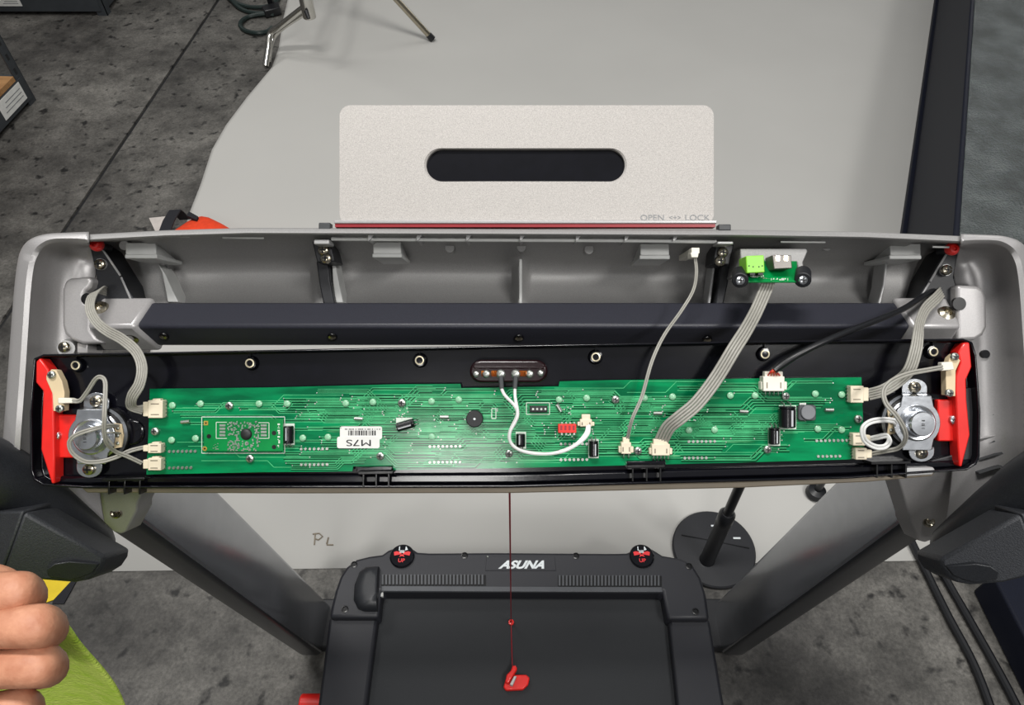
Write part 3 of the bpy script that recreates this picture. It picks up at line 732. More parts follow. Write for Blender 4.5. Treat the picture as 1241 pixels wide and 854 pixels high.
# leds seen through the board as pale domes
led = MB(); led.lathe((0, 0, 0), NN, [(.0026, -.0012), (.0026, -.0001), (.0019, .0004), (.0007, .0006)], 12); LED = led.build('led', 'led', None); COL.objects.unlink(LED)
for x, y in ((209, 491), (243, 489), (314, 489), (208, 533), (237, 531), (348, 489), (419, 488.5), (452, 487), (367, 530.5), (397.5, 529.5), (523, 486), (556, 484), (523.5, 529), (677.5, 484), (711, 482), (781, 482), (815, 480.5), (885, 479), (915, 479), (835, 521), (866, 520.5), (988, 477), (1020, 478), (991, 519.5), (1020, 520.5)):
    stamp(LED, K(x, y, DB-.0008), pcb)
for x, y in ((278, 491.5), (188, 522.5), (303, 555.5), (487, 488), (461, 552.5), (617, 549.5), (746, 484), (773, 546), (1040, 507.5), (952, 480), (930, 544.5)):
    screw(SCREW_S, x, y, DB-.0012, pcb)
for x, y, a in ((224.5, 511, -.1), (434.5, 507, .05), (538.5, 505, .0), (901.5, 498.5, .05), (797, 500.5, .0), (677.5, 494, 1.0), (1005, 496.5, .0)):
    c_, s_ = math.cos(a), math.sin(a); MB().tube([K(x-5*c_, y-5*s_, DB-.0015), K(x+5*c_, y+5*s_, DB-.0015)], .0014, 8, smooth=1).build('jumper', 'solder', pcb)
# connectors: housing with pins
def connector(x0, y0, x1, y1, face, mat='cream', h=.0075, pins=4, nub=True):
    o = MB()
    o.rect(x0, y0, x1, y1, DB-h, DB)
    w, hh = x1-x0, y1-y0
    if face == 'L': o.rect(x0-6, y0+2, x0+1, y1-2, DB-h*.8, DB-h*.15); o.rect(x0+w*.3, y0-2, x1-w*.15, y0+1, DB-h*.7, DB)
    if face == 'R': o.rect(x1-1, y0+2, x1+6, y1-2, DB-h*.8, DB-h*.15)
    if face == 'U': o.rect(x0+2, y0-6, x1-2, y0+1, DB-h*.8, DB-h*.15); o.rect(x0-3, y0+hh*.35, x0+1, y1-hh*.1, DB-h*.7, DB); o.rect(x1-1, y0+hh*.35, x1+3, y1-hh*.1, DB-h*.7, DB)
    q = o.build('connector', mat, pcb, bevel=.0006)
    p = MB()
    for k in range(pins):
        f = (k+.5)/pins
        if face == 'L': p.tube([K(x1-1, y0+hh*f, DB-h*.4), K(x1+4, y0+hh*f, DB-h*.35), K(x1+6, y0+hh*f, DB)], .0005, 5, smooth=1)
        if face == 'R': p.tube([K(x0+1, y0+hh*f, DB-h*.4), K(x0-4, y0+hh*f, DB-h*.35), K(x0-6, y0+hh*f, DB)], .0005, 5, smooth=1)
        if face == 'U': p.tube([K(x0+w*f, y1-1, DB-h*.4), K(x0+w*f, y1+3, DB-h*.35), K(x0+w*f, y1+5, DB)], .0005, 5, smooth=1)
    if pins: p.build('connector_pins', 'solder', pcb)
    # recessed marks on the housing
    g = MB()
    if face in 'LR':
        for yy in (y0+hh*.2, y1-hh*.2): g.rect(x0+w*.2, yy-.6, x1-w*.25, yy+.6, DB-h-.0001, DB-h+.001)
    else:
        for xx in (x0+w*.18, x1-w*.18): g.rect(xx-.7, y0+hh*.4, xx+.7, y1-hh*.2, DB-h-.0001, DB-h+.001)
    g.build('connector_slot', 'tan', pcb)
    return q
connector(179, 485, 197, 506.5, 'L', pins=5); connector(179, 537.5, 195, 549, 'L', pins=2); connector(179, 555, 195, 570, 'L', pins=3)
connector(1031, 467.5, 1047, 488, 'R', pins=5); connector(1034, 525, 1049, 540, 'R', pins=3); connector(1037, 543, 1051, 557, 'R', pins=4)
connector(753, 536, 765, 550, 'U', pins=2); connector(790, 538, 812, 552, 'U', pins=5)
connector(925, 456, 951, 474, 'U', 'cream_white', .009, 5)
connector(703, 508, 717.5, 517, 'U', 'cream', .006, 0)
# red and black pin headers
o = MB().rect(676.5, 514, 698.5, 524.5, DB-.006, DB).build('red_header', 'red_plug', pcb, bevel=.0004)
for k in range(4): MB().rect(679+5*k, 515.5, 681.5+5*k, 521, DB-.0062, DB-.005).build('header_slot', 'red_dark', pcb)
p = MB()
for k in range(4): p.rect(680+5*k, 511.5, 682+5*k, 527, DB-.002, DB)
p.build('header_pins', 'solder', pcb)
MB().rect(642, 492, 663.5, 499, DB-.005, DB).build('black_header', 'chip', pcb, bevel=.0004)
p = MB()
for k in range(4): p.disc(646+5*k, 495.5, 1.4, DB-.0054, DB-.004, 8)
p.build('header_pins', 'solder', pcb)
# electrolytic capacitors lying down
def capacitor(a, b, r, lead):
    pa, pb_ = K(a[0], a[1], DB-r), K(b[0], b[1], DB-r); ax = (pb_-pa).normalized(); L = (pb_-pa).length
    mb = MB(); mb.lathe(pa, ax, [(r*.85, 0), (r, .0006), (r, L*.86), (r*.9, L*.89), (r, L*.92), (r, L-.0004), (r*.9, L)], 18)
    o = mb.build('capacitor', 'cap_black', pcb)
    side = ax.cross(NN).normalized(); g = MB()
    u0 = pa+ax*L*.08; u1 = pa+ax*L*.82
    rings = [[u + r*1.012*(math.cos(t)*NN+math.sin(t)*side) for t in (.15, .3, .42)] for u in (u0, u1)]
    g.loft(rings, False, False, closed=False); g.build('capacitor_stripe', 'cap_print', pcb)
    q = MB()
    for sgn in (-.4, .4): q.tube([pb_+side*r*sgn, pb_+side*r*sgn+ax*.002, pb_+side*r*sgn+ax*.0028-NN*r], .0005, 5, smooth=2)
    q.build('capacitor_leads', 'solder', pcb); return o
capacitor((350, 516), (350, 537), .0038, 1); capacitor((481, 518), (502, 512), .0036, 1); capacitor((631, 525.5), (631, 541), .0036, 1); capacitor((719.5, 553), (719.5, 534), .0037, 1)
capacitor((954, 518), (954, 492), .0064, 1); capacitor((938, 538), (938, 518), .0042, 1)
for a in ((343, 513, 357, 539), (480, 506, 500, 520), (625, 523, 637.5, 543.5), (713, 532, 725.5, 555), (944, 491, 965, 520), (931, 518, 945.5, 540)):
    MB().rect(*a, DB-.0003, DB).build('silkscreen_box', 'silk', pcb)
# buzzer, inductor, sticker
mb = MB(); c = K(575, 507.5, DB-.0065); mb.lathe(c, NN, [(.0066, -.0066), (.0066, -.0006), (.0060, 0), (.0012, 0), (.0011, -.001), (.0002, -.001)], 28); lab(mb.build('buzzer', 'chip', pcb), 'round black buzzer')
MB().disc(575, 507.5, 1.5, DB-.0062, DB-.005, 10).build('buzzer_hole', 'white_print', pcb)
MB().prism(rrect(968, 490.5, 989, 509.5, 3), DB-.0035, DB).build('inductor', 'ferrite', pcb, bevel=.0005)
mb = MB(); mb.lathe(K(979, 499.5, DB-.0036), NN, [(.0057, -.002), (.0057, .0012), (.0052, .0016), (.0005, .0016)], 24); mb.build('inductor_core', 'ferrite_light', pcb)
MB().rect(969, 488, 977, 491, DB-.001, DB).build('solder_pad', 'solder', pcb)
st1 = MB().prism(rrect(412, 516.5, 463, 532, 2.5), DB-.0004, DB).build('barcode_sticker', 'sticker', pcb, smooth=0)
st2 = MB().prism(rrect(408.5, 529, 460, 543, 2.5), DB-.0006, DB).build('model_sticker', 'sticker', pcb, smooth=0)
bars = MB(); x = 422.0; rb = random.Random(3)
while x < 456:
    w = rb.choice((.5, .8, 1.2, 1.7)); bars.rect(x, 521.5, x+w, 527.5, DB-.00055, DB-.0003); x += w+rb.choice((.5, .7, 1.1))
lab(bars.build('barcode', 'ink', pcb, smooth=0), 'black barcode')
bars = MB(); x = 418.0
while x < 460:
    w = rb.choice((.6, .9, 1.2)); bars.rect(x, 519.3, x+w, 520.6, DB-.00055, DB-.0003); x += w+rb.choice((.5, .6, 2.))
bars.build('barcode_digits', 'ink', pcb, smooth=0)
lab(text('model_lettering', 'M7S', K(435, 536, DB-.0006), -RT, -UP, .0072, 'ink', pcb, sx=1.65), 'upside-down M7S lettering')
# daughter board with black blob chip
db = MB().rect(247, 507.5, 343, 546.5, DB-.0045, DB-.0030).build('daughter_board', 'pcb2', pcb, bevel=.0002)
p = MB()
for x, y in ((251, 511), (251, 543), (339, 511), (339, 543)): p.disc(x, y, 2.2, DB-.003, DB, 8)
p.build('board_pillars', 'solder', pcb)
DT = DB-.0045
mb = MB(); mb.lathe(K(298.5, 526, DT), NN, [(.0046, -.0003), (.0044, .0006), (.0034, .0014), (.0012, .0019)], 20); lab(mb.build('blob_chip', 'chip', pcb, smooth=60), 'round black resin chip')
for x, y, sq in ((249.5, 512.5, 1), (248, 543.5, 0)):
    m2 = MB()
    if sq: m2.rect(x-2.6, y-2.6, x+2.6, y+2.6, DT-.0003, DT)
    else: m2.disc(x, y, 2.8, DT-.0003, DT, 14)
    m2.build('gold_pad', 'gold', pcb); MB().disc(x, y, 1.1, DT-.0005, DT, 8).build('pad_hole', 'black_rib', pcb)
for x, y in ((253, 528.5), (332, 524.5), (332, 541.5)): MB().disc(x, y, 2.6, DT-.0004, DT, 14).build('board_hole', 'black_rib', pcb)
sm = MB(); sk = MB(); rr_ = random.Random(5)
for k in range(190):
    x = rr_.uniform(275, 313); y = rr_.uniform(510, 545)
    if math.hypot(x-298.5, y-526) < 8.5: continue
    if 527 < y < 533 and x < 285: continue
    w, h = rr_.choice(((2.4, 1.2), (1.2, 2.4), (1.6, 1.6))); sm.rect(x, y, x+w, y+h, DT-.0006, DT)
for x0 in (266, 316):
    for k in range(4): sm.rect(x0, 514+4*k, x0+7, 516.5+4*k, DT-.0006, DT)
for k in range(7): sm.rect(256+rr_.uniform(0, 8), 537+k*1.1, 259+rr_.uniform(0, 8), 537.8+k*1.1, DT-.0003, DT)
for a, b in (((262, 511.5), (275, 511.5)), ((262, 531), (275, 531)), ((262, 511.5), (262, 531)), ((313, 512), (326, 512)), ((313, 531), (326, 531)), ((326, 512), (326, 531))): seg(sk, a, b, .7, DT-.0002)
lab(stuff(sm.build('surface_mount_parts', 'solder', pcb, smooth=0)), 'tiny silver surface mount parts'); stuff(sk.build('silkscreen_lines', 'silk', pcb, smooth=0))
lab(stuff(marks('board_print', K(338, 527, DT), UP, -RT, .019, .0019, 'silk', pcb, .0004, 3)), 'white board print')
# silkscreen frames on the main board
for x0, y0, x1, y1 in ((244.5, 505, 345, 549), (638, 488, 666, 502), (596, 495, 601, 507)):
    sk = MB()
    for a, b in (((x0, y0), (x1, y0)), ((x1, y0), (x1, y1)), ((x1, y1), (x0, y1)), ((x0, y1), (x0, y0))): seg(sk, a, b, .8, DB-.0002)
    stuff(sk.build('silkscreen_lines', 'silk', pcb, smooth=0))
# ---- dark red terminal bar with solder lugs
ts = MB().prism(stadium(569, 436, 664, 464, 8), .571, DF).build('terminal_bar', 'strip_red', CP, bevel=.002, seg=3)
MB().prism(stadium(574, 443, 660, 447, 5), .5705, .574).build('bar_ridge', 'strip_red', ts, bevel=.0006)
for x, y, r in ((577, 453, 4.2), (589.5, 453, 5), (607, 453, 5.6), (625, 453, 5.6), (642, 453, 5), (655, 452, 4.2)):
    mb = MB(); mb.lathe(K(x, y, .5695), NN, [(r*.00064, -.003), (r*.00064, .0004), (r*.00045, .0018), (r*.00015, .0023)], 10); mb.build('solder_lug', 'solder', ts)
for x in (584, 637, 630, 596):
    mb = MB()
    for k in range(5): mb.tube([K(x+k*1.4, 449, .5705), K(x+k*1.4, 456, .5705)], .0004, 5, smooth=1)
    mb.build('copper_coil', 'copper', ts)
for x in (607, 625): MB().cyl(K(x, 456, .568), K(x+(1 if x < 610 else -1), 471, .566), .0021, .0018, 10).build('wire_sleeve', 'heat_shrink', ts)
# ---- red end brackets with touch sensors
def endbracket(rail_poly, plate_poly, scr, sensor, plug, s_scr, side):
    mb = MB(); mb.prism(plate_poly, .578, DF); mb.prism(rail_poly, .5715, DF)
    o = mb.build('end_bracket', 'red', CP, bevel=.0015)
    screw(SCREW_Z, *scr, .577, o)
    MB().prism(sensor, .570, .577).build('sensor_board', 'beige', o, bevel=.0004)
    MB().prism(plug, .5645, .5702).build('sensor_plug', 'cream_white', o, bevel=.0006)
    for x, y in s_scr: screw(SCREW_S, x, y, .569, o)
    return o
ol = endbracket([(48, 433.7), (55, 442.8), (58, 447), (64.5, 472.7), (65, 501), (66, 555), (65.8, 585.4), (62.4, 586.4), (49.3, 544.3), (51.9, 473.7), (43, 463.2), (43.4, 438)],
           [(60, 502), (98, 502.6), (98, 554.8), (60, 554.8)], (68, 528), [(56, 455), (62, 447.4), (68, 448.5), (75, 462), (78, 475), (77, 498), (64.5, 498), (63.5, 477), (56, 460)],
           [(70, 482), (85, 482.5), (92, 485), (92, 489), (85, 488.5), (70, 489)], ((62.5, 454), (72.5, 495)), -1)
Z = lambda pts: [(1030+x/4.494, 400+y/4.494) for x, y in pts]
orr = endbracket(Z([(622, 68), (652, 66), (665, 200), (634, 270), (637, 380), (655, 570), (610, 745), (596, 740), (588, 605), (580, 380), (575, 330), (577, 250), (602, 175), (590, 120)]),
           Z([(480, 378), (600, 378), (600, 605), (480, 605)]), (1156, 508.5), Z([(545, 150), (570, 128), (602, 165), (577, 220), (575, 360), (525, 355), (522, 225)]),
           Z([(500, 175), (560, 172), (570, 215), (500, 222)]), ((1157, 432), (1150.5, 476)), 1)
# ---- speakers
def speaker(bx, by, top_foot, bot_foot, sgn):
    c0 = K(bx, by, DF)                                          # basket centre on the tray floor
    mb = MB(); mb.lathe(c0, NN, [(.0225, 0), (.0225, .004), (.0205, .0065), (.0165, .009), (.0125, .0125), (.0125, .013), (.0005, .013)], 40); o = mb.build('speaker', 'speaker_cone', CP)
    mb = MB(); mb.lathe(c0, NN, [(.0215, .003), (.0222, .0055), (.0205, .0072), (.0190, .0060)], 40); mb.build('basket_ring', 'zinc', o)
    mb = MB(); mb.lathe(c0, NN, [(.0178, .0072), (.0184, .0095), (.0168, .0105), (.0150, .009)], 40); mb.build('basket_ring', 'zinc', o)
    # bracket: disc with bridge straps up and down to feet
    R = .0182; h = .0165; t = .0014; c = c0+NN*h
    pts = []
    for i in range(48):
        a = 2*math.pi*i/48; x, y = R*math.cos(a), R*math.sin(a)
        if abs(x) < .0118 and abs(y) > .012: y = math.copysign(.0212, y); x = max(-.0112, min(.0112, x*1.02))
        pts.append(c+RT*x+UP*y)
    MB().loft([[p-NN*t for p in pts], pts]).build('speaker_bracket', 'zinc', o, bevel=.0005)
    for s_, (fx, fy) in ((1, top_foot), (-1, bot_foot)):
        f = K(fx, fy, DF-.006); w = .0112
        loc = f-c; ux = loc.dot(RT); uy = loc.dot(UP)
        fp = [f+RT*(w*math.cos(a)*.9)+UP*s_*(.0075*math.sin(a)) for a in [math.pi*i/10 for i in range(11)]]
        base = [f-RT*w*.9-UP*s_*.004, f+RT*w*.9-UP*s_*.004]
        fp = [base[1]]+fp+[base[0]]
        MB().loft([[p-NN*.0015 for p in fp], fp]).build('bracket_foot', 'zinc', o, bevel=.0004)
        e0 = c+UP*s_*.0208; q = [[e0-RT*.0112, e0+RT*.0112], [f-UP*s_*.004-RT*w*.9, f-UP*s_*.004+RT*w*.9]]
        th = NN*.0014
        MB().loft([[q[0][0]-th, q[0][1]-th, q[0][1], q[0][0]], [q[1][0]-th, q[1][1]-th, q[1][1], q[1][0]]]).build('bracket_bridge', 'zinc', o)
        screw(SCREW_M, fx, fy-1*s_, DF-.0065, o)
    mb = MB(); mb.lathe(c, NN, [(.0142, -.001), (.0140, .0012), (.0128, .0022), (.0098, .0014), (.0096, .007), (.0088, .0084), (.0005, .0086)], 40); mb.build('speaker_magnet', 'zinc', o)
    lab(stuff(marks('magnet_print', c+NN*.0087, UP, -RT, .007, .0022, 'heat_shrink', o, .0002, 4)), 'small stamped print')
    # terminal strip on the inner side
    a0 = c0 + RT*(-sgn*-.0178) if False else c0 - RT*sgn*.0172
    a0 = c0 + RT*(.0172 if sgn < 0 else -.0172)
    tp = [a0+RT*x+UP*y+NN*.0105 for x, y in ((-.003, -.010), (.003, -.009), (.0045, 0), (.003, .009), (-.003, .010), (-.0015, 0))]
    MB().loft([[p-NN*.0012 for p in tp], tp]).build('terminal_strip', 'beige', o)
    for y in (-.006, 0, .006): MB().lathe(a0+UP*y+NN*.0105, NN, [(.0016, 0), (.0014, .0008), (.0004, .0013)], 8).build('solder_blob', 'solder', o)
    return o
s1 = speaker(125.5, 526, (116.5, 487), (108, 567.5), -1); s2 = speaker(1098, 510, (1108.5, 470), (1117, 548), 1)
MB().disc(158, 524, 15, .582, DF, 24, 17).build('housing_stud', 'black_gloss', CP, bevel=.002)
# ---- wires inside the panel
def wires(name, pts, n, r, mat, parent, gapf=2.05, twist=0, label=None, ends=1):
    """n parallel strands side by side along a path of (px, py, depth); they spread in the console plane"""
    P = [K(*p) for p in pts]; mb = MB()
    for k in range(n):
        off = (k-(n-1)/2)*r*gapf; Q = []
        for i, p in enumerate(P):
            t = (P[min(i+1, len(P)-1)]-P[max(i-1, 0)]).normalized(); s_ = t.cross(NN)
            s_ = s_.normalized() if s_.length > .05 else RT
            ang = twist*i; Q.append(p + s_*off*math.cos(ang) + NN*off*math.sin(ang))
        mb.tube(Q, r, 7, smooth=8)
    o = mb.build(name, mat, parent)
    if label and parent: lab(o, label)
    return o
wires('sensor_wire', [(88, 486, .563), (97, 485, .562), (106, 474, .558), (116, 459, .552), (123, 457, .55), (127.5, 463, .548), (127.5, 480, .543), (126.5, 505, .540), (126.5, 525, .545), (130, 538, .552), (140, 547, .562), (155, 553, .568), (172, 561, DB-.003)], 2, .00085, 'wire_grey', CP)
wires('speaker_wire', [(143, 516, .573), (132, 516, .562), (112, 520, .552), (92, 527, .551), (84, 536, .553), (88, 549, .556), (103, 559, .56), (122, 559, .565), (140, 554, .568), (158, 546, .57), (174, 542, DB-.003)], 2, .00085, 'wire_grey', CP)
wires('speaker_wire', [(146, 525, .572), (136, 524, .560), (128, 526, .556), (138, 540, .562)], 1, .0008, 'wire_grey', CP)
wires('sensor_wire', [(1142, 445, .562), (1125, 448, .556), (1100, 453, .55), (1080, 462, .546), (1071, 474, .544), (1074, 489, .542), (1086, 503, .541), (1096, 520, .544), (1097, 533, .55), (1088, 543, .558), (1070, 547, .566), (1055, 550, DB-.003)], 2, .00095, 'wire_grey', CP)
wires('speaker_wire', [(1086, 515, .57), (1083, 510, .562), (1070, 508.5, .555), (1055, 511, .551), (1046, 519, .55), (1048, 533, .552), (1060, 541, .556), (1072, 541, .56), (1078, 534, .564), (1074, 528, .568), (1062, 530, .571), (1053, 532, DB-.003)], 2, .0011, 'wire_white', CP)
wires('terminal_wire', [(608, 471, .566), (612, 479, .562), (624, 492, .56), (626.5, 503, .559), (618, 522, .559), (617.5, 533, .56), (625, 543, .561), (645, 548.5, .562), (670, 549, .562), (695, 540, .562), (709, 526, .563), (712, 516, .566)], 1, .00125, 'wire_white', CP)
wires('terminal_wire', [(624, 471, .566), (624.5, 482, .562), (627.5, 500, .558), (625, 510, .557), (618, 524, .557), (619.5, 537, .558), (632, 546, .559), (655, 550, .56), (682, 547, .56), (703, 536, .561), (713, 525, .563), (714, 515, .566)], 1, .00125, 'wire_white', CP)

# ================================================================== CABLES BETWEEN CONSOLE AND PANEL (things of their own)
def cable(name, label, pts, n, r, mat, twist=0, extra=None, gapf=2.05):
    o = wires(name, pts, n, r, mat, None, gapf, twist); return tag(o, label, 'cable')
cable('ribbon_cable', 'grey flat ribbon cable plugged in beside the small daughter board',
      [(131, 354, .645), (122, 351, .626), (112, 358, .613), (109, 374, .604), (117, 390, .600), (130, 401, .592), (148, 411, .576), (165, 426, .565), (172, 445, .560), (169, 465, .558), (160, 481, .560), (160, 493, .568), (174, 496, DB-.004)], 5, .00085, 'wire_grey')
cable('ribbon_cable', 'grey flat ribbon cable falling just beside the black sheathed power cable',
      [(1143, 352, .645), (1135, 361, .625), (1122, 374, .607), (1115, 390, .585), (1113, 404, .568), (1110, 424, .560), (1102, 448, .560), (1088, 462, .566), (1070, 473, .568), (1052, 478, DB-.004)], 5, .00095, 'wire_grey')
cable('ribbon_cable', 'grey ribbon cable hanging from the small green port board',
      [(932, 337, .5955), (930, 345, .598), (927, 353, .600), (916, 378, .596), (904, 400, .574), (890, 422, .562), (868, 458, .562), (845, 488, .560), (824, 506, .560), (810, 518, .565), (801, 535, DB-.004)], 5, .0011, 'wire_grey')
cable('thin_cable', 'thin twin grey wire running from the white plug in the console shell',
      [(842, 310, .606), (844, 330, .606), (840, 352, .606), (826, 376, .602), (805, 406, .576), (790, 438, .565), (778, 480, .563), (766, 508, .562), (760, 534, DB-.004)], 2, .0007, 'wire_grey')
pg = MB().rect(838, 300, 848, 307, .603, .652); pg.prism([(837, 306), (847, 306), (846, 312), (838, 312)], .602, .615); pg.build('wire_plug', 'cream_white', TM, bevel=.0006)
pw = thing('power_cable', K(937, 450, .57), 'black sheathed power cable with red wires at its white plug', 'cable')
MB().tube([K(*p) for p in ((1134, 351, .645), (1117, 360, .625), (1095, 374, .612), (1060, 389, .592), (1010, 409, .569), (970, 428, .564), (945, 444, .566), (938, 449, .566))], .0026, 12, rs=[.0026]*6+[.0028, .0028]).build('cable_sheath', 'cable_black', pw)
for k in range(5):
    x = 930+4*k; MB().tube([K(938, 447, .566), K(937+(x-937)*.5, 451, .566), K(x, 456, DB-.005)], .0007, 6).build('strand', 'wire_red' if k % 2 == 0 else 'wire_orange', pw)

# ================================================================== SAFETY KEY
sk_ = thing('safety_key', G(625, 825, .166), 'red safety key clip on a thin red cord lying on the running belt', 'safety key')
p_top = K(617.5, 590, .60); p1 = G(619, 700, ZH+.02); p2 = G(619.4, 753, .1705); p3 = G(620, 778, .1662); p4 = G(621, 808, .176)
MB().tube([p_top, p_top.lerp(p2, .5), p_top.lerp(p2, .9), p2], .0009, 6, smooth=1).build('cord', 'red_dark', sk_); MB().tube([p2, G(619.6, 762, .1668), p3, G(620.5, 795, .1664), p4], .0009, 6, smooth=1).build('cord', 'red_dark', sk_)
mb = MB(); mb.lathe(G(619.5, 754.5, .166), (0, 0, 1), [(.0045, 0), (.0055, .002), (.005, .005), (.0025, .0055), (.0022, .002), (.0003, .002)], 14); mb.build('cord_stop', 'red', sk_)
deckpoly([(610, 832), (613, 822), (620, 817), (638, 817), (642, 821), (640, 829), (634, 835), (613, 836)], .166, .175, 'clip_body', 'red', .002, sk_)
deckpoly([(612, 826), (614, 817), (619, 812), (621, 806), (625, 805.5), (627, 810), (622, 818), (616, 828)], .174, .184, 'clip_jaw', 'red', .002, sk_)
deckpoly([(618, 829), (623, 819), (626, 819), (621, 830)], .175, .1845, 'clip_spring', 'clip_grey', .0005, sk_)

# ================================================================== BEHIND THE CONSOLE
# round based stand
c = G(864, 667)
rs_ = thing('round_base_stand', c, 'black floor stand with a flat round base and telescopic pole', 'stand')
mb = MB(); mb.lathe(c, (0, 0, 1), [(.091, .004), (.091, .011), (.088, .014), (.02, .017), (.0005, .017)], 56); mb.build('stand_base', 'black_plastic', rs_, smooth=30)
a = G(826, 648, .0165); b = G(908, 664, .0165); MB().loft([[a+V((0, .001, dz)), b+V((0, .001, dz)), b+V((0, -.001, dz)), a+V((0, -.001, dz))] for dz in (-.001, .001)]).build('base_seam', 'black_rib', rs_)
pb_ = G(857, 678, .015)
MB().lathe(pb_, (0, 0, 1), [(.018, -.002), (.0155, .008), (.0155, .17), (.0165, .172), (.0165, .205), (.012, .212)], 20).build('lower_pole', 'cable_black', rs_)
MB().lathe(pb_, (0, 0, 1), [(.0095, .20), (.0095, .46), (.006, .463)], 18).build('upper_pole', 'cable_black', rs_)
for x, y in ((893, 652), (866, 637)): q = G(x, y, .016); MB().box(q-V((.008, .002, .001)), q+V((.008, .002, .001))).build('base_label', 'white_print', rs_)
# dark rubber foot near the right upright
mb = MB(); q = G(987, 600); mb.lathe(q+V((0, 0, .0035)), (0, 0, 1), [(.02, 0), (.024, .008), (.02, .02), (.008, .024), (.007, .12), (.003, .122)], 20)
tag(mb.build('rubber_foot', 'cable_black'), 'small black rubber-footed peg standing on the white paper', 'peg')
# sandbag
sb = thing('sandbag', G(235, 290), 'orange sandbag with a black webbing strap', 'sandbag')
def lump(cx, cy, rx, ry, rz, rot, n=24):
    mb = MB(); rings = []
    for i in range(1, 12):
        t = math.pi*i/12; ring = []
        for j in range(n):
            u = 2*math.pi*j/n; e = .55
            sx_ = math.copysign(abs(math.cos(u))**e, math.cos(u)); sy_ = math.copysign(abs(math.sin(u))**e, math.sin(u))
            x = rx*math.sin(t)**.6*sx_; y = ry*math.sin(t)**.6*sy_; z = rz*(1-math.cos(t))/2
            z *= 1+.08*math.sin(3*u+i)
            ring.append(V((cx+x*math.cos(rot)-y*math.sin(rot), cy+x*math.sin(rot)+y*math.cos(rot), .003+z)))
        rings.append(ring)
    return mb.loft(rings)
ap = G(224, 266, .10)
lump(ap.x+.03, ap.y-.11, .115, .15, .10, -.55).build('bag_body', 'orange', sb, smooth=70)
s0 = G(212, 254, .095); s1_ = G(198, 284, .11)
dirs = (s1_-s0).normalized(); wv = V((dirs.y, -dirs.x, 0)).normalized()*.017
pth = [s0+V((0, .03, -.06)), s0+V((0, .01, -.015)), s0, s0.lerp(s1_, .5)+V((0, 0, .006)), s1_, s1_+dirs*.08+V((0, 0, -.03))]
MB().loft([[p-wv, p+wv, p+wv-V((0, 0, .004)), p-wv-V((0, 0, .004))] for p in pth]).build('strap', 'webbing', sb)
q0 = [G(229, 256, .10), G(240, 262, .10), G(238, 266, .10), G(226, 261, .10)]
MB().loft([[p-V((0, 0, .01)) for p in q0], q0]).build('handle_loop', 'webbing', sb)
q0 = [G(180.5, 264, .05), G(201, 262, .085), G(195, 280, .07), G(188, 280, .05)]
MB().loft([[p-V((0, 0, .003)) for p in q0], q0]).build('care_tag', 'tag', sb)
# c-stand with bent leg
cs = thing('light_stand', G(323, 80), 'chrome light stand with a bent tubular leg at the edge of the paper', 'light stand')
hub = CAM + ray(372, 6)*2.86
f1 = G(322, 80, .012)
kn = CAM + ray(328, 40)*2.98
MB().tube([f1, f1.lerp(kn, .6), kn, kn.lerp(hub, .25), hub.lerp(kn, .15), hub], .0125, 12, smooth=5).build('leg', 'chrome', cs)
MB().tube([f1+V((.004, .03, 0)), kn+V((.008, .03, -.02)), hub+V((.0, .02, -.03))], .010, 12, smooth=6).build('leg', 'chrome', cs)
MB().cyl(hub-V((0, 0, .05)), hub+V((0, 0, .06)), .026, .026, 18).build('hub', 'chrome', cs, bevel=.003)
MB().cyl(hub+V((.0, -.03, -.01)), hub+V((.01, -.05, -.03)), .009, .007, 12).build('clamp_knob', 'chip', cs)
MB().cyl(hub+V((0, 0, .05)), hub+V((0, 0, 1.6)), .016, .016, 16).build('pole', 'chrome', cs)
MB().tube([hub, hub+V((.0, .42, -.02)), V((hub.x, hub.y+.62, .15)), V((hub.x, hub.y+.66, .012))], .0125, 12).build('leg', 'chrome', cs)
ts2 = thing('tripod_stand', G(523, 45), 'grey tripod stand leg with a black tip resting on white paper', 'tripod')
ft = G(522, 45, .019); upd = CAM + ray(470, -12)*2.98
MB().cyl(ft, ft + (upd-ft)*4.2, .0125, .0125, 14).build('leg', 'nickel', ts2)
MB().cyl(ft - (upd-ft).normalized()*.012, ft+(upd-ft).normalized()*.014, .015, .014, 14).build('rubber_tip', 'cable_black', ts2)
hb = ft+(upd-ft)*4.2
MB().cyl(hb-V((0, 0, .06)), hb+V((0, 0, .1)), .03, .03, 16).build('hub', 'chip', ts2)
for dx, dy in ((-.25, 1.0), (.35, 1.05)): MB().cyl(hb, V((hb.x+dx, hb.y+dy, .017)), .0125, .0125, 12).build('leg', 'nickel', ts2)
MB().cyl(hb+V((0, 0, .05)), hb+V((0, 0, 1.4)), .013, .013, 14).build('pole', 'nickel', ts2)
# coiled dark cable on the floor
cc = thing('coiled_cable', G(310, 20), 'dark green coiled power cable with black plug on the concrete', 'cable')
def coil(pts, name='cable_loop'): return MB().tube([G(x, y, .0096+.006*(i % 2)) for i, (x, y) in enumerate(pts)], .0095, 8, smooth=6).build(name, 'cable_green', cc)
coil([(270, -12), (280, 0), (300, 8), (322, 8), (335, 2), (339, -12)]); coil([(268, -20), (284, 4), (300, 14), (320, 16), (330, 12), (334, 2)]); coil([(332, 18), (318, 17), (300, 21), (291, 29), (297, 37), (312, 40), (324, 38), (330, 33)])
pgp = [G(318, 14, .012), G(339, 8, .012), G(341, 15.5, .012), G(322, 20, .012)]
MB().loft([[V((p.x, p.y, .003)) for p in pgp], [p+V((0, 0, .025)) for p in pgp]]).build('plug', 'cable_black', cc, bevel=.004)
MB().box(G(330, 10, 0)+V((-.012, -.012, 0)), G(330, 10, 0)+V((.012, .012, .16))).build('plug_stem', 'cable_black', cc, bevel=.004)
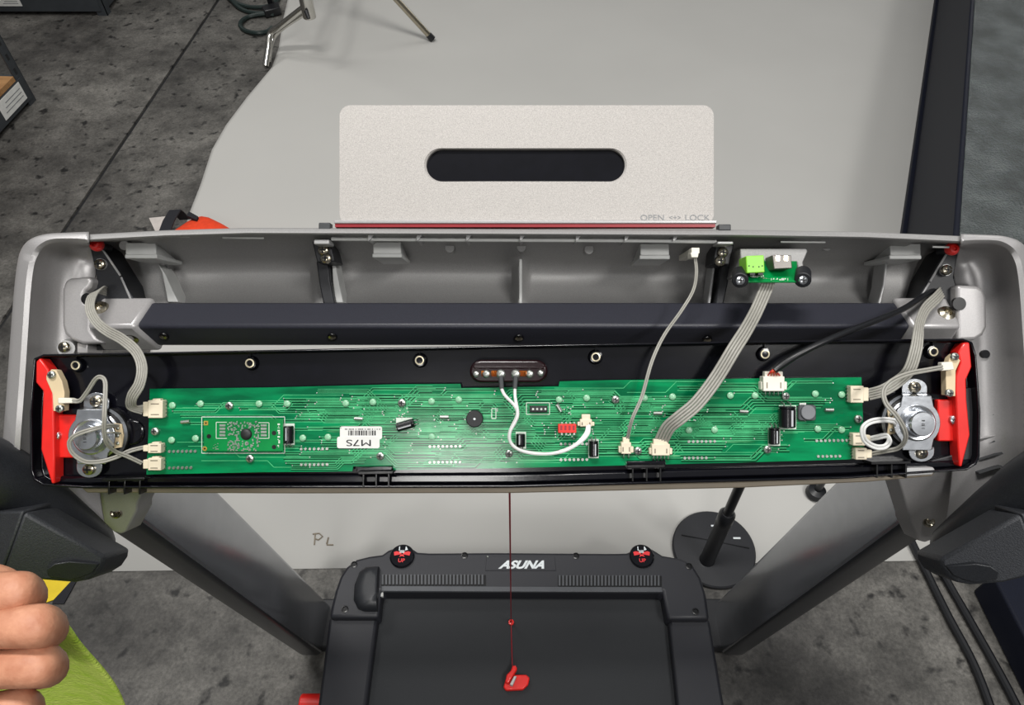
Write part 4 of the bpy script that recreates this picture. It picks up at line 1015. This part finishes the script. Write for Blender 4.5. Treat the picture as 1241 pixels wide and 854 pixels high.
# ---- shelving racks
def rack(name, corner, ex_, ey_, w, dp, label, tags, hh=1.7):
    """corner: front post foot on the floor; ex_ along the front beam, ey_ into depth"""
    ex_ = V(ex_).normalized(); ey_ = V(ey_).normalized(); r = thing(name, corner, label, 'shelving', None)
    def bx(u0, v0, z0, u1, v1, z1, nm, mat, bev=.001):
        base = [corner+ex_*u+ey_*v for u, v in ((u0, v0), (u1, v0), (u1, v1), (u0, v1))]
        return MB().loft([[p+V((0, 0, z0)) for p in base], [p+V((0, 0, z1)) for p in base]]).build(nm, mat, r, bevel=bev)
    for u in (0, w-.045):
        for v in (0, dp-.04):
            bx(u, v, 0, u+.045, v+.003, hh, 'post', 'rack', 0); bx(u if u == 0 else u+.042, v, 0, (u+.003) if u == 0 else u+.045, v+.04, hh, 'post_flange', 'rack', 0)
    mb = MB(); z = .12
    while z < hh-.05:
        for u in (.018,):
            base = [corner+ex_*a+ey_*b_ for a, b_ in ((u, -.0006), (u+.012, -.0006), (u+.012, .002), (u, .002))]
            mb.loft([[p+V((0, 0, z)) for p in base], [p+V((0, 0, z+.022)) for p in base]])
        z += .055
    stuff(mb.build('post_slots', 'chip', r, smooth=0))
    for zs in (.02, .75, 1.4):
        bx(.02, -.004, zs, w-.02, .03, zs+.085, 'shelf_beam', 'rack'); bx(.004, .03, zs, .03, dp-.03, zs+.085, 'shelf_beam', 'rack')
        bx(.05, -.002, zs+.086, w-.05, dp-.01, zs+.105, 'shelf_board', 'wood')
    for u0, u1, z0, z1, on in tags:
        if on == 'f': t_ = bx(u0, -.006, z0, u1, -.003, z1, 'label_card', 'sticker', 0)
        else: t_ = bx(.000, u0, z0, .003, u1, z1, 'label_card', 'sticker', 0)
        m_ = MB()
        for k in range(3):
            zz = z0+(z1-z0)*(.25+.22*k); 
            if on == 'f':
                base = [corner+ex_*a+ey_*b_ for a, b_ in ((u0+.012, -.0064), (u1-.02-.01*k, -.0064), (u1-.02-.01*k, -.005), (u0+.012, -.005))]
                m_.loft([[p+V((0, 0, zz)) for p in base], [p+V((0, 0, zz+.003)) for p in base]])
        if m_.v: m_.build('card_marks', 'ink_faint', r, smooth=0)
    return r
c1 = G(131, 19)
rack('storage_rack', c1, V((-1, 0, 0)), V((0, 1, 0)), 1.1, .5, 'grey steel storage rack with a small white card on its low beam', [(.36, .46, .045, .085, 'f')])
c2 = G(44, 121); e2 = (G(-6, 176)-c2); e2.z = 0
rack('storage_rack', c2, e2, V((e2.y, -e2.x, 0)) if (V((e2.y, -e2.x, 0))).x < 0 else V((-e2.y, e2.x, 0)), 1.0, .5, 'grey steel storage rack with a large white card under its wooden shelf', [(.045, .20, .035, .10, 'f')])
# big dark case right of the paper
p0 = G(1095, 283); p1_ = G(1135, 0); dd = (p1_-p0).normalized(); q_ = V((dd.y, -dd.x, 0)); HC = .405
ea = p0 - dd*.62; eb = p0+dd*3.0
gc = thing('equipment_case', ea, 'large low case with navy black side and scuffed glossy grey top', 'case')
base = [ea, eb, eb+q_*1.0, ea+q_*1.0]
MB().loft([[p+V((0, 0, .004)) for p in base], [p+V((0, 0, HC)) for p in base]]).build('case_body', 'case_side', gc, bevel=.004)
tp = [ea+q_*.012+dd*.012, eb+q_*.012-dd*.012, eb+q_*.99-dd*.012, ea+q_*.99+dd*.012]
MB().loft([[p+V((0, 0, HC-.002)) for p in tp], [p+V((0, 0, HC+.004)) for p in tp]]).build('case_lid', 'pebbled', gc, bevel=.002)
bt = [ea-q_*.012, eb-q_*.012, eb+q_*.004, ea+q_*.004]
MB().loft([[p+V((0, 0, .003)) for p in bt], [p+V((0, 0, .03)) for p in bt]]).build('case_trim', 'case_side', gc, bevel=.003)
# low black box and two cords at the lower right
b0_ = G(1183, 727, 0); b1_ = G(1243, 850, 0); dd2 = (b1_-b0_); dd2.z = 0; dd2.normalize(); qq = V((-dd2.y, dd2.x, 0)); qq = qq if qq.x > 0 else -qq
e0 = V((b0_.x, b0_.y, 0)) - dd2*.02; bs = [e0, e0+dd2*.9, e0+dd2*.9+qq*.35, e0+qq*.35]
lb = thing('low_black_box', e0, 'low black box on the concrete beside two black cords', 'box')
MB().loft([[p+V((0, 0, .002)) for p in bs], [p+V((0, 0, .09)) for p in bs]]).build('box_body', 'case_side', lb, bevel=.006)
li = [p+V((0, 0, .09)) for p in (e0+qq*.11+dd2*.0, e0+qq*.115+dd2*.0, e0+qq*.115+dd2*.5, e0+qq*.11+dd2*.5)]
MB().loft([li, [p+V((0, 0, .003)) for p in li]]).build('box_highlight', 'clip_grey', lb)  # pale strip: an edge highlight put in as colour
for pts, off, nm in (([(1094, 634), (1111, 669), (1130, 708), (1151, 750), (1183, 811)], .085, 'black cord crossing from white paper onto bare concrete'), ([(1132, 676), (1154, 715), (1176, 753)], .028, 'black cord lying close along the low black box')):
    P_ = [G(x, y, .0125 if y < 690 else .009) for x, y in pts]
    s0_ = (P_[-1]-e0).dot(dd2)
    P_ += [e0+dd2*(s0_+k)-qq*off+V((0, 0, .009)) for k in (.14, .28, .45)]
    tag(MB().tube(P_, .0085, 10, smooth=4).build('floor_cable', 'cable_black'), nm, 'cable')
# yellow floor tape with black border
q0 = [G(40, 700), G(93, 698), G(66, 727), G(30, 740)]
tp_ = thing('floor_tape', (G(70, 715)), 'bright yellow floor tape with black edge beneath the hand', 'floor tape')
MB().loft([[p+V((0, 0, .0005)) for p in q0], [p+V((0, 0, .003)) for p in q0]]).build('yellow_band', 'yellow', tp_, smooth=0)
q0 = [G(93, 698), G(97, 698), G(78, 732), G(64, 732), G(66, 727)]
MB().loft([[p+V((0, 0, .0005)) for p in q0], [p+V((0, 0, .0032)) for p in q0]]).build('black_edge', 'webbing', tp_, smooth=0)

# ================================================================== HAND AND CLOTH
PS = thing('person', K(-40, 780, .42), 'bare hand with bent fingers gripping a lime cloth', 'person')
def hand():
    D = .372
    v = []; e = []; r = []
    def add(p, rad, prev=None):
        v.append(V(p)); r.append(rad); i = len(v)-1
        if prev is not None: e.append((prev, i))
        return i
    wrist = add(K(-250, 800, .40), .027)
    palm = add(K(-170, 790, .385), .030, wrist)
    fa = add(K(-430, 850, .43), .036, wrist); el = add(K(-820, 960, .50), .044, fa); add(K(-1000, 900, .62), .047, el)
    fingers = [   # knuckle (mcp), pip, dip, tip   (px, py, depth)
        [(-75, 716, .372), (28, 717, .366), (34, 726, .392), (-2, 732, .404)],
        [(-85, 768, .364), (52, 757, .358), (60, 764, .386), (15, 772, .402)],
        [(-85, 818, .366), (54, 805, .362), (60, 810, .388), (18, 818, .404)],
        [(-75, 868, .372), (28, 856, .372), (34, 860, .394), (0, 866, .406)]]
    rad = [.0112, .0112, .0112, .0100]
    for f, q in zip(fingers, rad):
        a = add(K(*f[0]), .0128, palm)
        m = add(K((f[0][0]+f[1][0])/2, (f[0][1]+f[1][1])/2, (f[0][2]+f[1][2])/2+.002), q*.88, a)
        b = add(K(*f[1]), q*1.04, m); c = add(K(*f[2]), q*.95, b); add(K(*f[3]), q*.82, c)
    t0 = add(K(-150, 720, .40), .015, palm); t1 = add(K(-60, 700, .405), .0125, t0); t2 = add(K(0, 705, .41), .0105, t1); add(K(25, 716, .412), .0085, t2)
    me = bpy.data.meshes.new('hand'); c = sum(v, V())/len(v); me.from_pydata([p-c for p in v], e, [])
    o = bpy.data.objects.new('hand', me); COL.objects.link(o); o.parent = PS; o.location = c-WL[PS.name]; WL[o.name] = c
    me.materials.append(MATS['skin'])
    sk2 = o.modifiers.new('skin', 'SKIN'); sk2.use_smooth_shade = True; sk2.branch_smoothing = .4
    for i, q in enumerate(r):
        me.skin_vertices[0].data[i].radius = (q, q); me.skin_vertices[0].data[i].use_root = (i == 1)
    s2_ = o.modifiers.new('sub', 'SUBSURF'); s2_.levels = 2; s2_.render_levels = 2
    return o
hand()
# lime cloth hanging from the hand: folded sheet with thickness
def cloth():
    rows = []; n = 22
    yp = K(60, 742, .393).y                     # vertical plane below the closed fingers
    edge = [(38, 728), (54, 741), (70, 752), (84, 766), (92, 780), (108, 798), (125, 816), (140, 836), (152, 860), (160, 900), (165, 960)]
    for i, (x, y) in enumerate(edge):
        e_ = ray(x, y); kz = 0.; zt = K(60, 742, .393).z; e_ = CAM + e_*((yp+kz*(zt-CAM.z))/(e_.y+kz*e_.z)); row = []
        for j in range(n+1):
            t = j/n; w = .10+.11*min(1, i/5)
            row.append(e_ + V((-w*t, .007*math.sin(t*9)*min(1, .25+i/8) + .012*t*t, -.012*math.sin(t*3.1)*min(1, i/4))))
        rows.append(row)
    mb = MB(); m = n+1
    mb.add([p for r_ in rows for p in r_], [(i*m+j, i*m+j+1, (i+1)*m+j+1, (i+1)*m+j) for i in range(len(rows)-1) for j in range(n)])
    o = mb.build('cloth', 'lime', None, smooth=80, solid=.004, subsurf=2)
    return tag(o, 'fleecy lime green cloth hanging below the bare hand', 'cloth')
cloth()
